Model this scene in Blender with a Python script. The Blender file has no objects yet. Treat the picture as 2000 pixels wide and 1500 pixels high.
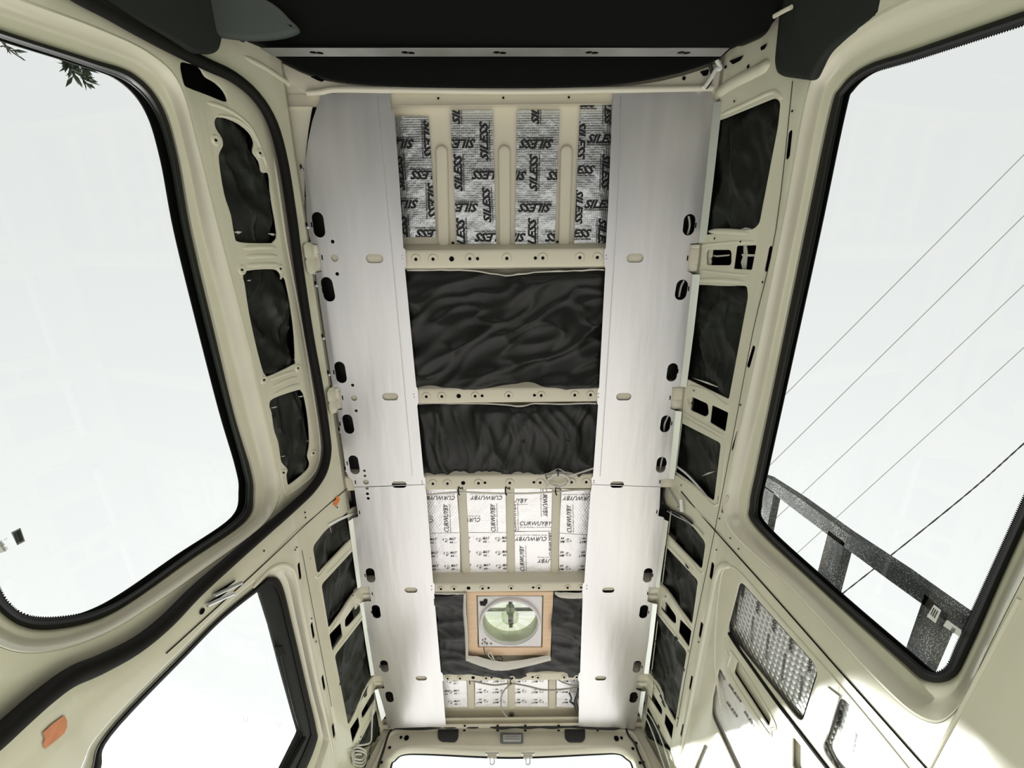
import bpy, bmesh, math, random
from mathutils import Vector, Matrix, noise
random.seed(7)
D = bpy.data
SC = bpy.context.scene
COL = SC.collection

# ------------------------------------------------------------------ camera
F = 870.0
PITCH = math.radians(71.4)
ROLL = -0.0105
CAM = Vector((0.0185, 0.0, 0.30))
_f = Vector((0, math.cos(PITCH), math.sin(PITCH)))
_u = Vector((0, -math.sin(PITCH), math.cos(PITCH)))
_r = Vector((1, 0, 0))
RR = _r * math.cos(ROLL) + _u * math.sin(ROLL)
UU = -_r * math.sin(ROLL) + _u * math.cos(ROLL)
cd = D.cameras.new('camera')
cam = D.objects.new('camera', cd)
COL.objects.link(cam)
m3 = Matrix((RR, UU, -_f)).transposed()
cam.matrix_world = Matrix.Translation(CAM) @ m3.to_4x4()
cd.sensor_width = 36.0
cd.lens = 36.0 * F / 2000.0
cd.clip_start = 0.02
cd.clip_end = 200
SC.camera = cam

# ------------------------------------------------------------------ world, sun, exposure
W = D.worlds.new('sky')
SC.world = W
W.use_nodes = True
nt = W.node_tree
nt.nodes.clear()
tc = nt.nodes.new('ShaderNodeTexCoord')
sx = nt.nodes.new('ShaderNodeSeparateXYZ')
nt.links.new(tc.outputs['Generated'], sx.inputs[0])
def wmr(src, a, b, c, d):
    n = nt.nodes.new('ShaderNodeMapRange')
    n.inputs['From Min'].default_value = a
    n.inputs['From Max'].default_value = b
    n.inputs['To Min'].default_value = c
    n.inputs['To Max'].default_value = d
    n.interpolation_type = 'SMOOTHSTEP'
    nt.links.new(src, n.inputs['Value'])
    return n.outputs[0]
def wmath(op, a, b):
    n = nt.nodes.new('ShaderNodeMath')
    n.operation = op
    for i, x in enumerate((a, b)):
        if isinstance(x, (int, float)):
            n.inputs[i].default_value = x
        else:
            nt.links.new(x, n.inputs[i])
    return n.outputs[0]
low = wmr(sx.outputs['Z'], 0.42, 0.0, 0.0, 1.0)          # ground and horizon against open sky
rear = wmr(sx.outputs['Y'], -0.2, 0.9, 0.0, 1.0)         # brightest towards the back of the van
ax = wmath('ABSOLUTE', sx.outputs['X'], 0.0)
side = wmr(ax, 0.45, 0.95, 0.0, 1.0)                     # unseen low sides, tinted grass green and brightened to light the walls
rlow = wmath('ADD', wmath('ADD', wmr(sx.outputs['Y'], -0.21, 0.22, 0.01, 1.32), wmr(sx.outputs['Y'], 0.25, 0.85, 0.0, 0.45)), wmath('ADD', wmath('MULTIPLY', side, 0.30), wmr(sx.outputs['Y'], -0.55, -0.9, 0.0, 1.6)))  # added glow in unseen low directions lights the interior; dim towards the cab floor
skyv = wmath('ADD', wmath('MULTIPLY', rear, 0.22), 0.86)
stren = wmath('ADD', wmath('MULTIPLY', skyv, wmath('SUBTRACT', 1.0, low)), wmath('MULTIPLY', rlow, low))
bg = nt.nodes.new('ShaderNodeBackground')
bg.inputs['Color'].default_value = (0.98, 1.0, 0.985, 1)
cm = nt.nodes.new('ShaderNodeMix')
cm.data_type = 'RGBA'
cm.inputs[6].default_value = (0.985, 1.0, 0.99, 1)
cm.inputs[7].default_value = (0.80, 1.0, 0.68, 1)
cm2 = nt.nodes.new('ShaderNodeMix')
cm2.data_type = 'RGBA'
cm2.inputs[6].default_value = (0.985, 1.0, 0.99, 1)
cm2.inputs[7].default_value = (1.0, 0.965, 0.935, 1)
nt.links.new(low, cm2.inputs[0])
nt.links.new(cm2.outputs[2], cm.inputs[6])
nt.links.new(wmath('MULTIPLY', side, low), cm.inputs[0])
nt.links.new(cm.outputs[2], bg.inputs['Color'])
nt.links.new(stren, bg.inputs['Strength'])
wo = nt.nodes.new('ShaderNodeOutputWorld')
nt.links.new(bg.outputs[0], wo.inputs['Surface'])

sl = D.lights.new('sun', 'SUN')
sl.energy = 9.5
sl.angle = math.radians(3)
sl.color = (1.0, 0.985, 0.96)
sun = D.objects.new('sun', sl)
COL.objects.link(sun)
sd = Vector((0.97, -1.0, -0.535))                         # travels from low rear left to the right wall
sun.rotation_euler = sd.to_track_quat('-Z', 'Y').to_euler()
sun.location = (-3, 5, 4)

SC.view_settings.view_transform = 'Standard'
SC.view_settings.look = 'None'
SC.view_settings.gamma = 1
SC.view_settings.use_curve_mapping = False
SC.view_settings.exposure = 0.0

# ------------------------------------------------------------------ materials
MATS = {}
def new_mat(name):
    m = D.materials.new(name)
    m.use_nodes = True
    MATS[name] = m
    return m, m.node_tree, m.node_tree.nodes['Principled BSDF']
def simple(name, col, rough=0.5, metal=0.0, coat=0.0, bump=0.0, bscale=200, var=0.0, vscale=4, spec=0.5):
    m, t, p = new_mat(name)
    p.inputs['Base Color'].default_value = (*col, 1)
    p.inputs['Roughness'].default_value = rough
    p.inputs['Metallic'].default_value = metal
    p.inputs['Coat Weight'].default_value = coat
    p.inputs['Coat Roughness'].default_value = 0.08
    p.inputs['Specular IOR Level'].default_value = spec
    tc = t.nodes.new('ShaderNodeTexCoord')
    if bump:
        n = t.nodes.new('ShaderNodeTexNoise')
        n.inputs['Scale'].default_value = bscale
        n.inputs['Detail'].default_value = 3
        t.links.new(tc.outputs['Object'], n.inputs['Vector'])
        b = t.nodes.new('ShaderNodeBump')
        b.inputs['Strength'].default_value = bump
        b.inputs['Distance'].default_value = 0.002
        t.links.new(n.outputs[0], b.inputs['Height'])
        t.links.new(b.outputs[0], p.inputs['Normal'])
    if var:
        n = t.nodes.new('ShaderNodeTexNoise')
        n.inputs['Scale'].default_value = vscale
        n.inputs['Detail'].default_value = 4
        t.links.new(tc.outputs['Object'], n.inputs['Vector'])
        r = t.nodes.new('ShaderNodeValToRGB')
        r.color_ramp.elements[0].position = 0.3
        r.color_ramp.elements[1].position = 0.7
        r.color_ramp.elements[0].color = (*[c * (1 - var) for c in col], 1)
        r.color_ramp.elements[1].color = (*[min(1, c * (1 + var)) for c in col], 1)
        t.links.new(n.outputs[0], r.inputs[0])
        t.links.new(r.outputs[0], p.inputs['Base Color'])
    return m
PAINT = simple('cream_van_paint', (0.64, 0.607, 0.488), 0.33, coat=0.5, bump=0.05, bscale=60, var=0.035, vscale=6)
SKIN = simple('cream_roof_paint', (0.65, 0.605, 0.485), 0.5, bump=0.05, bscale=50, var=0.03)
RUBBER = simple('black_rubber', (0.006, 0.0055, 0.005), 0.6, bump=0.1, bscale=400, spec=0.18)
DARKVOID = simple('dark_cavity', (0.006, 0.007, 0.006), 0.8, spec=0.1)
FELT = simple('black_felt', (0.006, 0.0065, 0.006), 0.95, bump=0.5, bscale=900, spec=0.1)
TRIM = simple('charcoal_plastic_trim', (0.013, 0.015, 0.013), 0.62, bump=0.4, bscale=900, spec=0.3)
VISOR = simple('grey_padded_vinyl', (0.045, 0.055, 0.048), 0.7, bump=0.4, bscale=900)
STEEL = simple('dull_galvanised_strip', (0.30, 0.30, 0.29), 0.5, metal=0.7, var=0.25, vscale=5)
HOLE = simple('hole_black', (0.004, 0.004, 0.004), 0.9, spec=0.05)
FLEECE = simple('white_fleece_edge', (0.62, 0.60, 0.55), 0.95, bump=0.8, bscale=300)
CABLE_W = simple('white_cable_sheath', (0.62, 0.61, 0.57), 0.4)
CABLE_G = simple('grey_cable_sheath', (0.34, 0.33, 0.30), 0.45)
CABLE_K = simple('black_cable_sheath', (0.010, 0.009, 0.009), 0.5)
INK = simple('black_print', (0.006, 0.005, 0.006), 0.6)
INKB = simple('brown_black_print', (0.035, 0.022, 0.022), 0.6)
ORANGE = simple('orange_tape', (0.78, 0.22, 0.05), 0.6, var=0.15, vscale=60)
SALMON = simple('faded_orange_tape', (0.62, 0.235, 0.115), 0.7, var=0.10, vscale=60)
ALU = simple('bright_aluminium', (0.78, 0.79, 0.82), 0.3, metal=0.8)
PLASW = simple('white_plastic', (0.74, 0.72, 0.74), 0.35)
GREYP = simple('dark_grey_pad', (0.030, 0.031, 0.032), 0.8, bump=0.5, bscale=500)
LAMPG = simple('grey_lamp_plastic', (0.16, 0.165, 0.16), 0.4)
STICK = simple('white_sticker', (0.72, 0.72, 0.70), 0.6)
STICKG = simple('grey_sticker', (0.16, 0.18, 0.17), 0.6)
BARK = simple('twig_bark', (0.05, 0.045, 0.03), 0.9)
LEAF = simple('twig_leaf', (0.018, 0.03, 0.012), 0.8)
WIRE = simple('overhead_wire', (0.33, 0.33, 0.30), 0.7)
WIRED = simple('twisted_overhead_cable', (0.03, 0.03, 0.022), 0.8)
BRASSY = simple('screw_steel', (0.62, 0.63, 0.65), 0.3, metal=0.9)
WHITEBODY = simple('white_bodywork', (0.86, 0.87, 0.87), 0.5)
TAPE_W = simple('white_strap', (0.80, 0.80, 0.78), 0.5)

def sheet_metal():
    m, t, p = new_mat('mill_finish_aluminium')
    tc = t.nodes.new('ShaderNodeTexCoord')
    mp = t.nodes.new('ShaderNodeMapping')
    mp.inputs['Scale'].default_value = (9, 1.3, 9)
    t.links.new(tc.outputs['Object'], mp.inputs[0])
    n = t.nodes.new('ShaderNodeTexNoise')
    n.inputs['Scale'].default_value = 1.2
    n.inputs['Detail'].default_value = 5
    t.links.new(mp.outputs[0], n.inputs['Vector'])
    r = t.nodes.new('ShaderNodeValToRGB')
    r.color_ramp.elements[0].position = 0.28
    r.color_ramp.elements[1].position = 0.66
    r.color_ramp.elements[0].color = (0.64, 0.635, 0.63, 1)
    r.color_ramp.elements[1].color = (0.72, 0.715, 0.71, 1)
    t.links.new(n.outputs[0], r.inputs[0])
    t.links.new(r.outputs[0], p.inputs['Base Color'])
    r2 = t.nodes.new('ShaderNodeMapRange')
    r2.inputs['To Min'].default_value = 0.28
    r2.inputs['To Max'].default_value = 0.38
    t.links.new(n.outputs[0], r2.inputs['Value'])
    t.links.new(r2.outputs[0], p.inputs['Roughness'])
    p.inputs['Metallic'].default_value = 0.85
    n2 = t.nodes.new('ShaderNodeTexNoise')
    n2.inputs['Scale'].default_value = 2.2
    t.links.new(mp.outputs[0], n2.inputs['Vector'])
    b = t.nodes.new('ShaderNodeBump')
    b.inputs['Strength'].default_value = 0.05
    b.inputs['Distance'].default_value = 0.02
    t.links.new(n2.outputs[0], b.inputs['Height'])
    t.links.new(b.outputs[0], p.inputs['Normal'])
    return m
METAL = sheet_metal()

def fabric():
    m, t, p = new_mat('black_insulation_fabric')
    tc = t.nodes.new('ShaderNodeTexCoord')
    n = t.nodes.new('ShaderNodeTexNoise')
    n.inputs['Scale'].default_value = 14
    n.inputs['Detail'].default_value = 5
    t.links.new(tc.outputs['Object'], n.inputs['Vector'])
    r = t.nodes.new('ShaderNodeValToRGB')
    r.color_ramp.elements[0].position = 0.3
    r.color_ramp.elements[1].position = 0.75
    r.color_ramp.elements[0].color = (0.0035, 0.0042, 0.0033, 1)
    r.color_ramp.elements[1].color = (0.009, 0.0095, 0.008, 1)
    t.links.new(n.outputs[0], r.inputs[0])
    t.links.new(r.outputs[0], p.inputs['Base Color'])
    p.inputs['Roughness'].default_value = 0.42
    p.inputs['Specular IOR Level'].default_value = 0.36
    n2 = t.nodes.new('ShaderNodeTexNoise')
    n2.inputs['Scale'].default_value = 700
    t.links.new(tc.outputs['Object'], n2.inputs['Vector'])
    b = t.nodes.new('ShaderNodeBump')
    b.inputs['Strength'].default_value = 0.35
    b.inputs['Distance'].default_value = 0.001
    t.links.new(n2.outputs[0], b.inputs['Height'])
    t.links.new(b.outputs[0], p.inputs['Normal'])
    return m
FABRIC = fabric()

def foil(name, col, rough, scale, axes='XY', kind='hex', bump=0.8, metal=0.9, crinkle=0.35):
    """reflective foil with an embossed pattern: hex bubbles, square grid or ribs"""
    m, t, p = new_mat(name)
    p.inputs['Base Color'].default_value = (*col, 1)
    p.inputs['Metallic'].default_value = metal
    p.inputs['Roughness'].default_value = rough
    tc = t.nodes.new('ShaderNodeTexCoord')
    sp = t.nodes.new('ShaderNodeSeparateXYZ')
    t.links.new(tc.outputs['Object'], sp.inputs[0])
    def M(op, a, b=None):
        n = t.nodes.new('ShaderNodeMath')
        n.operation = op
        for i, x in enumerate((a, b)):
            if x is None: continue
            if isinstance(x, (int, float)): n.inputs[i].default_value = x
            else: t.links.new(x, n.inputs[i])
        return n.outputs[0]
    a, b = sp.outputs[axes[0]], sp.outputs[axes[1]]
    if kind == 'hex':
        x = M('MULTIPLY', a, scale); y = M('MULTIPLY', b, scale / 1.732)
        def cell(o):
            cx = M('SUBTRACT', M('FRACT', M('ADD', x, o)), 0.5)
            cy = M('MULTIPLY', M('SUBTRACT', M('FRACT', M('ADD', y, o)), 0.5), 1.732)
            return M('ADD', M('MULTIPLY', cx, cx), M('MULTIPLY', cy, cy))
        h = M('MINIMUM', cell(0.0), cell(0.5))
        h = M('SUBTRACT', 0.34, h)
    elif kind == 'grid':
        x = M('MULTIPLY', a, scale); y = M('MULTIPLY', b, scale)
        sx_ = M('ABSOLUTE', M('SUBTRACT', M('FRACT', x), 0.5)); sy_ = M('ABSOLUTE', M('SUBTRACT', M('FRACT', y), 0.5))
        h = M('MINIMUM', sx_, sy_)
        h = M('MINIMUM', h, 0.12)
    else:
        x = M('MULTIPLY', M('ADD', a, M('MULTIPLY', b, 0.15)), scale)
        h = M('SINE', x)
        h = M('MULTIPLY', h, 0.15)
    bp = t.nodes.new('ShaderNodeBump')
    bp.inputs['Strength'].default_value = bump
    bp.inputs['Distance'].default_value = 0.006
    t.links.new(h, bp.inputs['Height'])
    n = t.nodes.new('ShaderNodeTexNoise')
    n.inputs['Scale'].default_value = 22
    n.inputs['Detail'].default_value = 4
    t.links.new(tc.outputs['Object'], n.inputs['Vector'])
    b2 = t.nodes.new('ShaderNodeBump')
    b2.inputs['Strength'].default_value = crinkle
    b2.inputs['Distance'].default_value = 0.012
    t.links.new(n.outputs[0], b2.inputs['Height'])
    t.links.new(bp.outputs[0], b2.inputs['Normal'])
    t.links.new(b2.outputs[0], p.inputs['Normal'])
    return m
FOIL_GRID = foil('silver_grid_foil', (0.60, 0.62, 0.62), 0.24, 130, 'XY', 'grid', 0.5, 0.9)
FOIL_HEX = foil('pale_bubble_foil', (0.93, 0.92, 0.93), 0.42, 75, 'XY', 'hex', 0.35, 0.55)
FOIL_PALE = foil('pale_grid_foil', (0.94, 0.93, 0.94), 0.42, 110, 'XY', 'grid', 0.4, 0.5)
FOIL_WALLHEX = foil('honeycomb_wall_foil', (0.62, 0.62, 0.64), 0.30, 44, 'YZ', 'hex', 1.0, 0.92, 0.06)
FOIL_RIB = foil('ribbed_wall_foil', (0.92, 0.90, 0.90), 0.34, 420, 'YZ', 'rib', 0.6, 0.8, 0.08)

def plywood():
    m, t, p = new_mat('plywood')
    tc = t.nodes.new('ShaderNodeTexCoord')
    mp = t.nodes.new('ShaderNodeMapping')
    mp.inputs['Scale'].default_value = (4, 40, 10)
    t.links.new(tc.outputs['Object'], mp.inputs[0])
    n = t.nodes.new('ShaderNodeTexNoise')
    n.inputs['Scale'].default_value = 1.5
    n.inputs['Detail'].default_value = 6
    t.links.new(mp.outputs[0], n.inputs['Vector'])
    r = t.nodes.new('ShaderNodeValToRGB')
    r.color_ramp.elements[0].color = (0.66, 0.44, 0.27, 1)
    r.color_ramp.elements[1].color = (0.86, 0.66, 0.47, 1)
    t.links.new(n.outputs[0], r.inputs[0])
    t.links.new(r.outputs[0], p.inputs['Base Color'])
    p.inputs['Roughness'].default_value = 0.6
    return m
PLY = plywood()

def glass_mat(name, tint=(1, 1, 1), gloss=0.06):
    m, t, p = new_mat(name)
    t.nodes.remove(p)
    out = [n for n in t.nodes if n.type == 'OUTPUT_MATERIAL'][0]
    tr = t.nodes.new('ShaderNodeBsdfTransparent')
    tr.inputs[0].default_value = (*tint, 1)
    gl = t.nodes.new('ShaderNodeBsdfGlossy')
    gl.inputs['Roughness'].default_value = 0.02
    mx = t.nodes.new('ShaderNodeMixShader')
    mx.inputs[0].default_value = gloss
    t.links.new(tr.outputs[0], mx.inputs[1])
    t.links.new(gl.outputs[0], mx.inputs[2])
    t.links.new(mx.outputs[0], out.inputs['Surface'])
    return m
GLASS = glass_mat('window_glass', (0.985, 0.995, 0.99), 0.03)
SMOKE = glass_mat('green_tinted_plastic', (0.965, 0.985, 0.93), 0.05)
def translucent(name, col, f=0.6):
    m, t, p = new_mat(name)
    t.nodes.remove(p)
    out = [n for n in t.nodes if n.type == 'OUTPUT_MATERIAL'][0]
    a = t.nodes.new('ShaderNodeBsdfTranslucent'); a.inputs[0].default_value = (*col, 1)
    b = t.nodes.new('ShaderNodeBsdfDiffuse'); b.inputs[0].default_value = (*col, 1)
    mx = t.nodes.new('ShaderNodeMixShader'); mx.inputs[0].default_value = 1 - f
    t.links.new(a.outputs[0], mx.inputs[1]); t.links.new(b.outputs[0], mx.inputs[2])
    t.links.new(mx.outputs[0], out.inputs['Surface'])
    return m
LID = translucent('milky_lid_plastic', (0.93, 0.95, 0.87), 0.9)
DUCT = translucent('sage_green_duct_plastic', (0.72, 0.77, 0.62), 0.6)

CANOPY = translucent('white_canopy_cloth', (0.97, 0.98, 0.98), 0.85)

def speckled():
    m, t, p = new_mat('galvanised_mesh_black')
    tc = t.nodes.new('ShaderNodeTexCoord')
    v = t.nodes.new('ShaderNodeTexVoronoi')
    v.inputs['Scale'].default_value = 150
    t.links.new(tc.outputs['Object'], v.inputs['Vector'])
    n = t.nodes.new('ShaderNodeTexNoise')
    n.inputs['Scale'].default_value = 7
    t.links.new(tc.outputs['Object'], n.inputs['Vector'])
    mt = t.nodes.new('ShaderNodeMath'); mt.operation = 'MULTIPLY'
    t.links.new(n.outputs[0], mt.inputs[0]); mt.inputs[1].default_value = 0.50
    lt = t.nodes.new('ShaderNodeMath'); lt.operation = 'LESS_THAN'
    t.links.new(v.outputs['Distance'], lt.inputs[0]); t.links.new(mt.outputs[0], lt.inputs[1])
    mx = t.nodes.new('ShaderNodeMix'); mx.data_type = 'RGBA'
    t.links.new(lt.outputs[0], mx.inputs[0])
    mx.inputs[6].default_value = (0.008, 0.010, 0.009, 1)
    mx.inputs[7].default_value = (0.50, 0.52, 0.49, 1)
    t.links.new(mx.outputs[2], p.inputs['Base Color'])
    p.inputs['Roughness'].default_value = 0.7
    return m
SPECK = speckled()

# ------------------------------------------------------------------ surfaces traced from the view
def ray(px, py):
    return (RR * ((px - 1000.0) / F) + UU * ((750.0 - py) / F) + _f)

class Flat:
    def __init__(s, o, ex, ey, inn):
        s.o, s.ex, s.ey, s.inn = Vector(o), Vector(ex).normalized(), Vector(ey).normalized(), Vector(inn).normalized()
    def w(s, u, v, d=0.0):
        return s.o + s.ex * u + s.ey * v + s.inn * d
    def hit(s, p, d=0.0):
        r = ray(*p)
        o = s.o + s.inn * d
        t = (o - CAM).dot(s.inn) / r.dot(s.inn)
        q = CAM + r * t - o
        return (q.dot(s.ex), q.dot(s.ey))
    cuts = ()

T1, T2 = math.radians(17), math.radians(9.5)
V1 = 0.278
class Side:
    """inner side of the van body: a leaning upper cove, a soft bend, a nearly upright lower wall"""
    def __init__(s, sg):
        s.sg = sg
        s.A = Vector((sg * 0.74, 0, 2.02))
        s.e1 = Vector((sg * math.sin(T1), 0, -math.cos(T1)))
        s.e2 = Vector((sg * math.sin(T2), 0, -math.cos(T2)))
        s.n1 = Vector((-sg * math.cos(T1), 0, -math.sin(T1)))
        s.n2 = Vector((-sg * math.cos(T2), 0, -math.sin(T2)))
        s.B = s.A + s.e1 * V1
        s.cuts = (V1 - 0.02, V1, V1 + 0.02)
    def w(s, u, v, d=0.0):
        if v <= V1:
            p = s.A + s.e1 * v
        else:
            p = s.B + s.e2 * (v - V1)
        k = min(1, max(0, (v - V1 + 0.02) / 0.04))
        n = (s.n1 * (1 - k) + s.n2 * k).normalized()
        return p + Vector((0, u, 0)) + n * d
    def hit(s, p, d=0.0):
        r = ray(*p)
        o = s.A + s.n1 * d
        t = (o - CAM).dot(s.n1) / r.dot(s.n1)
        q = CAM + r * t - o
        v = q.dot(s.e1)
        if t > 0 and v <= V1:
            return (q.y, v)
        o = s.B + s.n2 * d
        t = (o - CAM).dot(s.n2) / r.dot(s.n2)
        q = CAM + r * t - o
        return (q.y, V1 + max(0, q.dot(s.e2)))

ZP = 2.05                                                     # underside of the metal ceiling panels
ROOF = Flat((0, 0, ZP), (1, 0, 0), (0, 1, 0), (0, 0, -1))     # d > 0 hangs lower
RW = Side(1)
LW = Side(-1)
YR = 2.66
REAR = Flat((0, YR, 2.05), (1, 0, 0), (0, 0, -1), (0, -1, 0))
DSK = -0.065                                                  # roof skin lies above the panels

def px(surf, pts, d=0.0):
    return [surf.hit(p, d) for p in pts]

# ------------------------------------------------------------------ mesh helpers
SPLIT = {'bolt_boss', 'drilled_hole', 'pressed_ridge', 'rivet', 'punched_slot', 'square_hole', 'oval_hole', 'control_knob', 'lens_rib', 'fleece_lining', 'panel_seam', 'recess_back', 'printed_bars'}
def islands(bm):
    bm.verts.index_update()
    seen = set(); out = []
    for v in bm.verts:
        if v.index in seen: continue
        st = [v]; seen.add(v.index); vs = []
        while st:
            q = st.pop(); vs.append(q)
            for e in q.link_edges:
                w = e.other_vert(q)
                if w.index not in seen:
                    seen.add(w.index); st.append(w)
        out.append(vs)
    return out
def finish(name, bm, mat, parent=None, smooth=True, angle=35):
    """link a bmesh given in world space as ONE object with its origin at its centre; small like pieces become one object each"""
    if name in SPLIT:
        isl = islands(bm)
        if len(isl) > 1:
            first = None
            for vs in isl:
                nb = bmesh.new()
                mp = {v: nb.verts.new(v.co) for v in vs}
                fs = {f for v in vs for f in v.link_faces}
                for f in fs: nb.faces.new([mp[v] for v in f.verts])
                o = _finish(name, nb, mat, parent, smooth, angle)
                first = first or o
            bm.free()
            return first
    return _finish(name, bm, mat, parent, smooth, angle)
def _finish(name, bm, mat, parent=None, smooth=True, angle=35):
    me = D.meshes.new(name)
    vs = [v.co for v in bm.verts]
    if vs:
        c = Vector(((min(v.x for v in vs) + max(v.x for v in vs)) / 2,
                    (min(v.y for v in vs) + max(v.y for v in vs)) / 2,
                    (min(v.z for v in vs) + max(v.z for v in vs)) / 2))
    else:
        c = Vector()
    bmesh.ops.translate(bm, verts=bm.verts, vec=-c)
    bm.to_mesh(me)
    bm.free()
    mats = mat if isinstance(mat, (list, tuple)) else [mat]
    for m in mats:
        me.materials.append(m)
    o = D.objects.new(name, me)
    COL.objects.link(o)
    o.location = c
    if parent is not None:
        o.parent = parent
        o.location = c - wloc(parent)
    if smooth:
        for p in me.polygons:
            p.use_smooth = True
        try:
            me.set_sharp_from_angle(angle=math.radians(angle))
        except Exception:
            pass
    return o
def wloc(o):
    l = Vector(o.location)
    while o.parent is not None:
        o = o.parent
        l = l + Vector(o.location)
    return l
def empty(name, loc):
    o = D.objects.new(name, None)
    COL.objects.link(o)
    o.location = loc
    o.empty_display_size = 0.05
    return o
def tag(o, label, cat, group=None, kind=None):
    o['label'] = label
    o['category'] = cat
    if group: o['group'] = group
    if kind: o['kind'] = kind
    return o
def struct(o, label=None):
    o['kind'] = 'structure'
    if label: o['label'] = label
    return o

def rc(pts, r, n=4):
    """round the corners of a closed polygon, radius r in the units of the points"""
    out = []
    N = len(pts)
    for i in range(N):
        p0, p1, p2 = Vector(pts[i - 1][:2]), Vector(pts[i][:2]), Vector(pts[(i + 1) % N][:2])
        a, b = p0 - p1, p2 - p1
        la, lb = a.length, b.length
        if la < 1e-9 or lb < 1e-9:
            continue
        k = min(r, la * 0.48, lb * 0.48)
        s, e = p1 + a * (k / la), p1 + b * (k / lb)
        for j in range(n + 1):
            t = j / n
            q = s * (1 - t) ** 2 + p1 * 2 * t * (1 - t) + e * t * t
            out.append((q.x, q.y))
    return out
def catmull(keys, sub=6, closed=True):
    out = []
    N = len(keys)
    K = [Vector(k) for k in keys]
    rng = range(N) if closed else range(N - 1)
    for i in rng:
        if closed:
            a, b, c, d = K[i - 1], K[i], K[(i + 1) % N], K[(i + 2) % N]
        else:
            a, b, c, d = K[max(0, i - 1)], K[i], K[i + 1], K[min(N - 1, i + 2)]
        for j in range(sub):
            t = j / sub
            # centripetal-like damping by plain catmull-rom
            out.append(0.5 * ((2 * b) + (-a + c) * t + (2 * a - 5 * b + 4 * c - d) * t * t + (-a + 3 * b - 3 * c + d) * t ** 3))
    if not closed:
        out.append(K[-1])
    return out
def stadium(c, ax, hl, hw, n=8):
    """slot outline: centre c, unit axis ax, half length hl, half width hw"""
    a = Vector(ax).normalized(); b = Vector((-a.y, a.x)); c = Vector(c)
    out = []
    for k in range(n + 1):
        t = -math.pi / 2 + math.pi * k / n
        out.append(c + a * (hl - hw) + a * hw * math.cos(t) + b * hw * math.sin(t))
    for k in range(n + 1):
        t = math.pi / 2 + math.pi * k / n
        out.append(c - a * (hl - hw) + a * hw * math.cos(t) + b * hw * math.sin(t))
    return [(p.x, p.y) for p in out]
def circ(c, r, n=16, ry=None):
    ry = ry or r
    return [(c[0] + r * math.cos(2 * math.pi * k / n), c[1] + ry * math.sin(2 * math.pi * k / n)) for k in range(n)]

def fill2d(outer, holes, thick, bevel):
    cu = D.curves.new('tmp', 'CURVE')
    cu.dimensions = '2D'
    cu.fill_mode = 'BOTH'
    cu.extrude = max(0.0, thick / 2 - bevel)
    cu.bevel_depth = bevel
    cu.bevel_resolution = 2
    if bevel: cu.offset = -bevel
    for k, pts in enumerate([outer] + list(holes)):
        ar = sum(pts[i - 1][0] * pts[i][1] - pts[i][0] * pts[i - 1][1] for i in range(len(pts)))
        if (ar < 0) == (k == 0):
            pts = list(pts)[::-1]
        sp = cu.splines.new('POLY')
        sp.points.add(len(pts) - 1)
        for i, p in enumerate(pts):
            sp.points[i].co = (p[0], p[1], 0, 1)
        sp.use_cyclic_u = True
    ob = D.objects.new('tmp', cu)
    me = D.meshes.new_from_object(ob)
    bm = bmesh.new()
    bm.from_mesh(me)
    D.objects.remove(ob); D.curves.remove(cu); D.meshes.remove(me)
    bmesh.ops.remove_doubles(bm, verts=bm.verts, dist=1e-6)
    return bm
def plate_bm(surf, outer, holes=(), d=0.0, thick=0.01, bevel=0.0, cuts=()):
    """outer and holes in surface (u,v); top face towards the inside lies at d"""
    bm = fill2d(outer, holes, thick, bevel)
    for v in list(surf.cuts) + list(cuts):
        bmesh.ops.bisect_plane(bm, geom=bm.verts[:] + bm.edges[:] + bm.faces[:], plane_co=(0, v, 0), plane_no=(0, 1, 0))
    for v in bm.verts:
        v.co = surf.w(v.co.x, v.co.y, d - thick / 2 + v.co.z)
    bmesh.ops.recalc_face_normals(bm, faces=bm.faces)
    return bm
def plate(name, surf, outer, holes=(), d=0.0, thick=0.01, bevel=0.0, mat=None, parent=None, cuts=()):
    return finish(name, plate_bm(surf, outer, holes, d, thick, bevel, cuts), mat, parent)
def join(*bms):
    a = bms[0]
    for b in bms[1:]:
        me = D.meshes.new('t'); b.to_mesh(me); b.free()
        a.from_mesh(me); D.meshes.remove(me)
    return a
def loft_bm(loops, closed=True, cap=False):
    bm = bmesh.new()
    rings = [[bm.verts.new(p) for p in L] for L in loops]
    n = len(loops[0])
    for a, b in zip(rings, rings[1:]):
        for i in range(n if closed else n - 1):
            j = (i + 1) % n
            try: bm.faces.new((a[i], a[j], b[j], b[i]))
            except ValueError: pass
    if cap:
        bm.faces.new(rings[0]); bm.faces.new(rings[-1])
    bmesh.ops.recalc_face_normals(bm, faces=bm.faces)
    return bm
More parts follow.
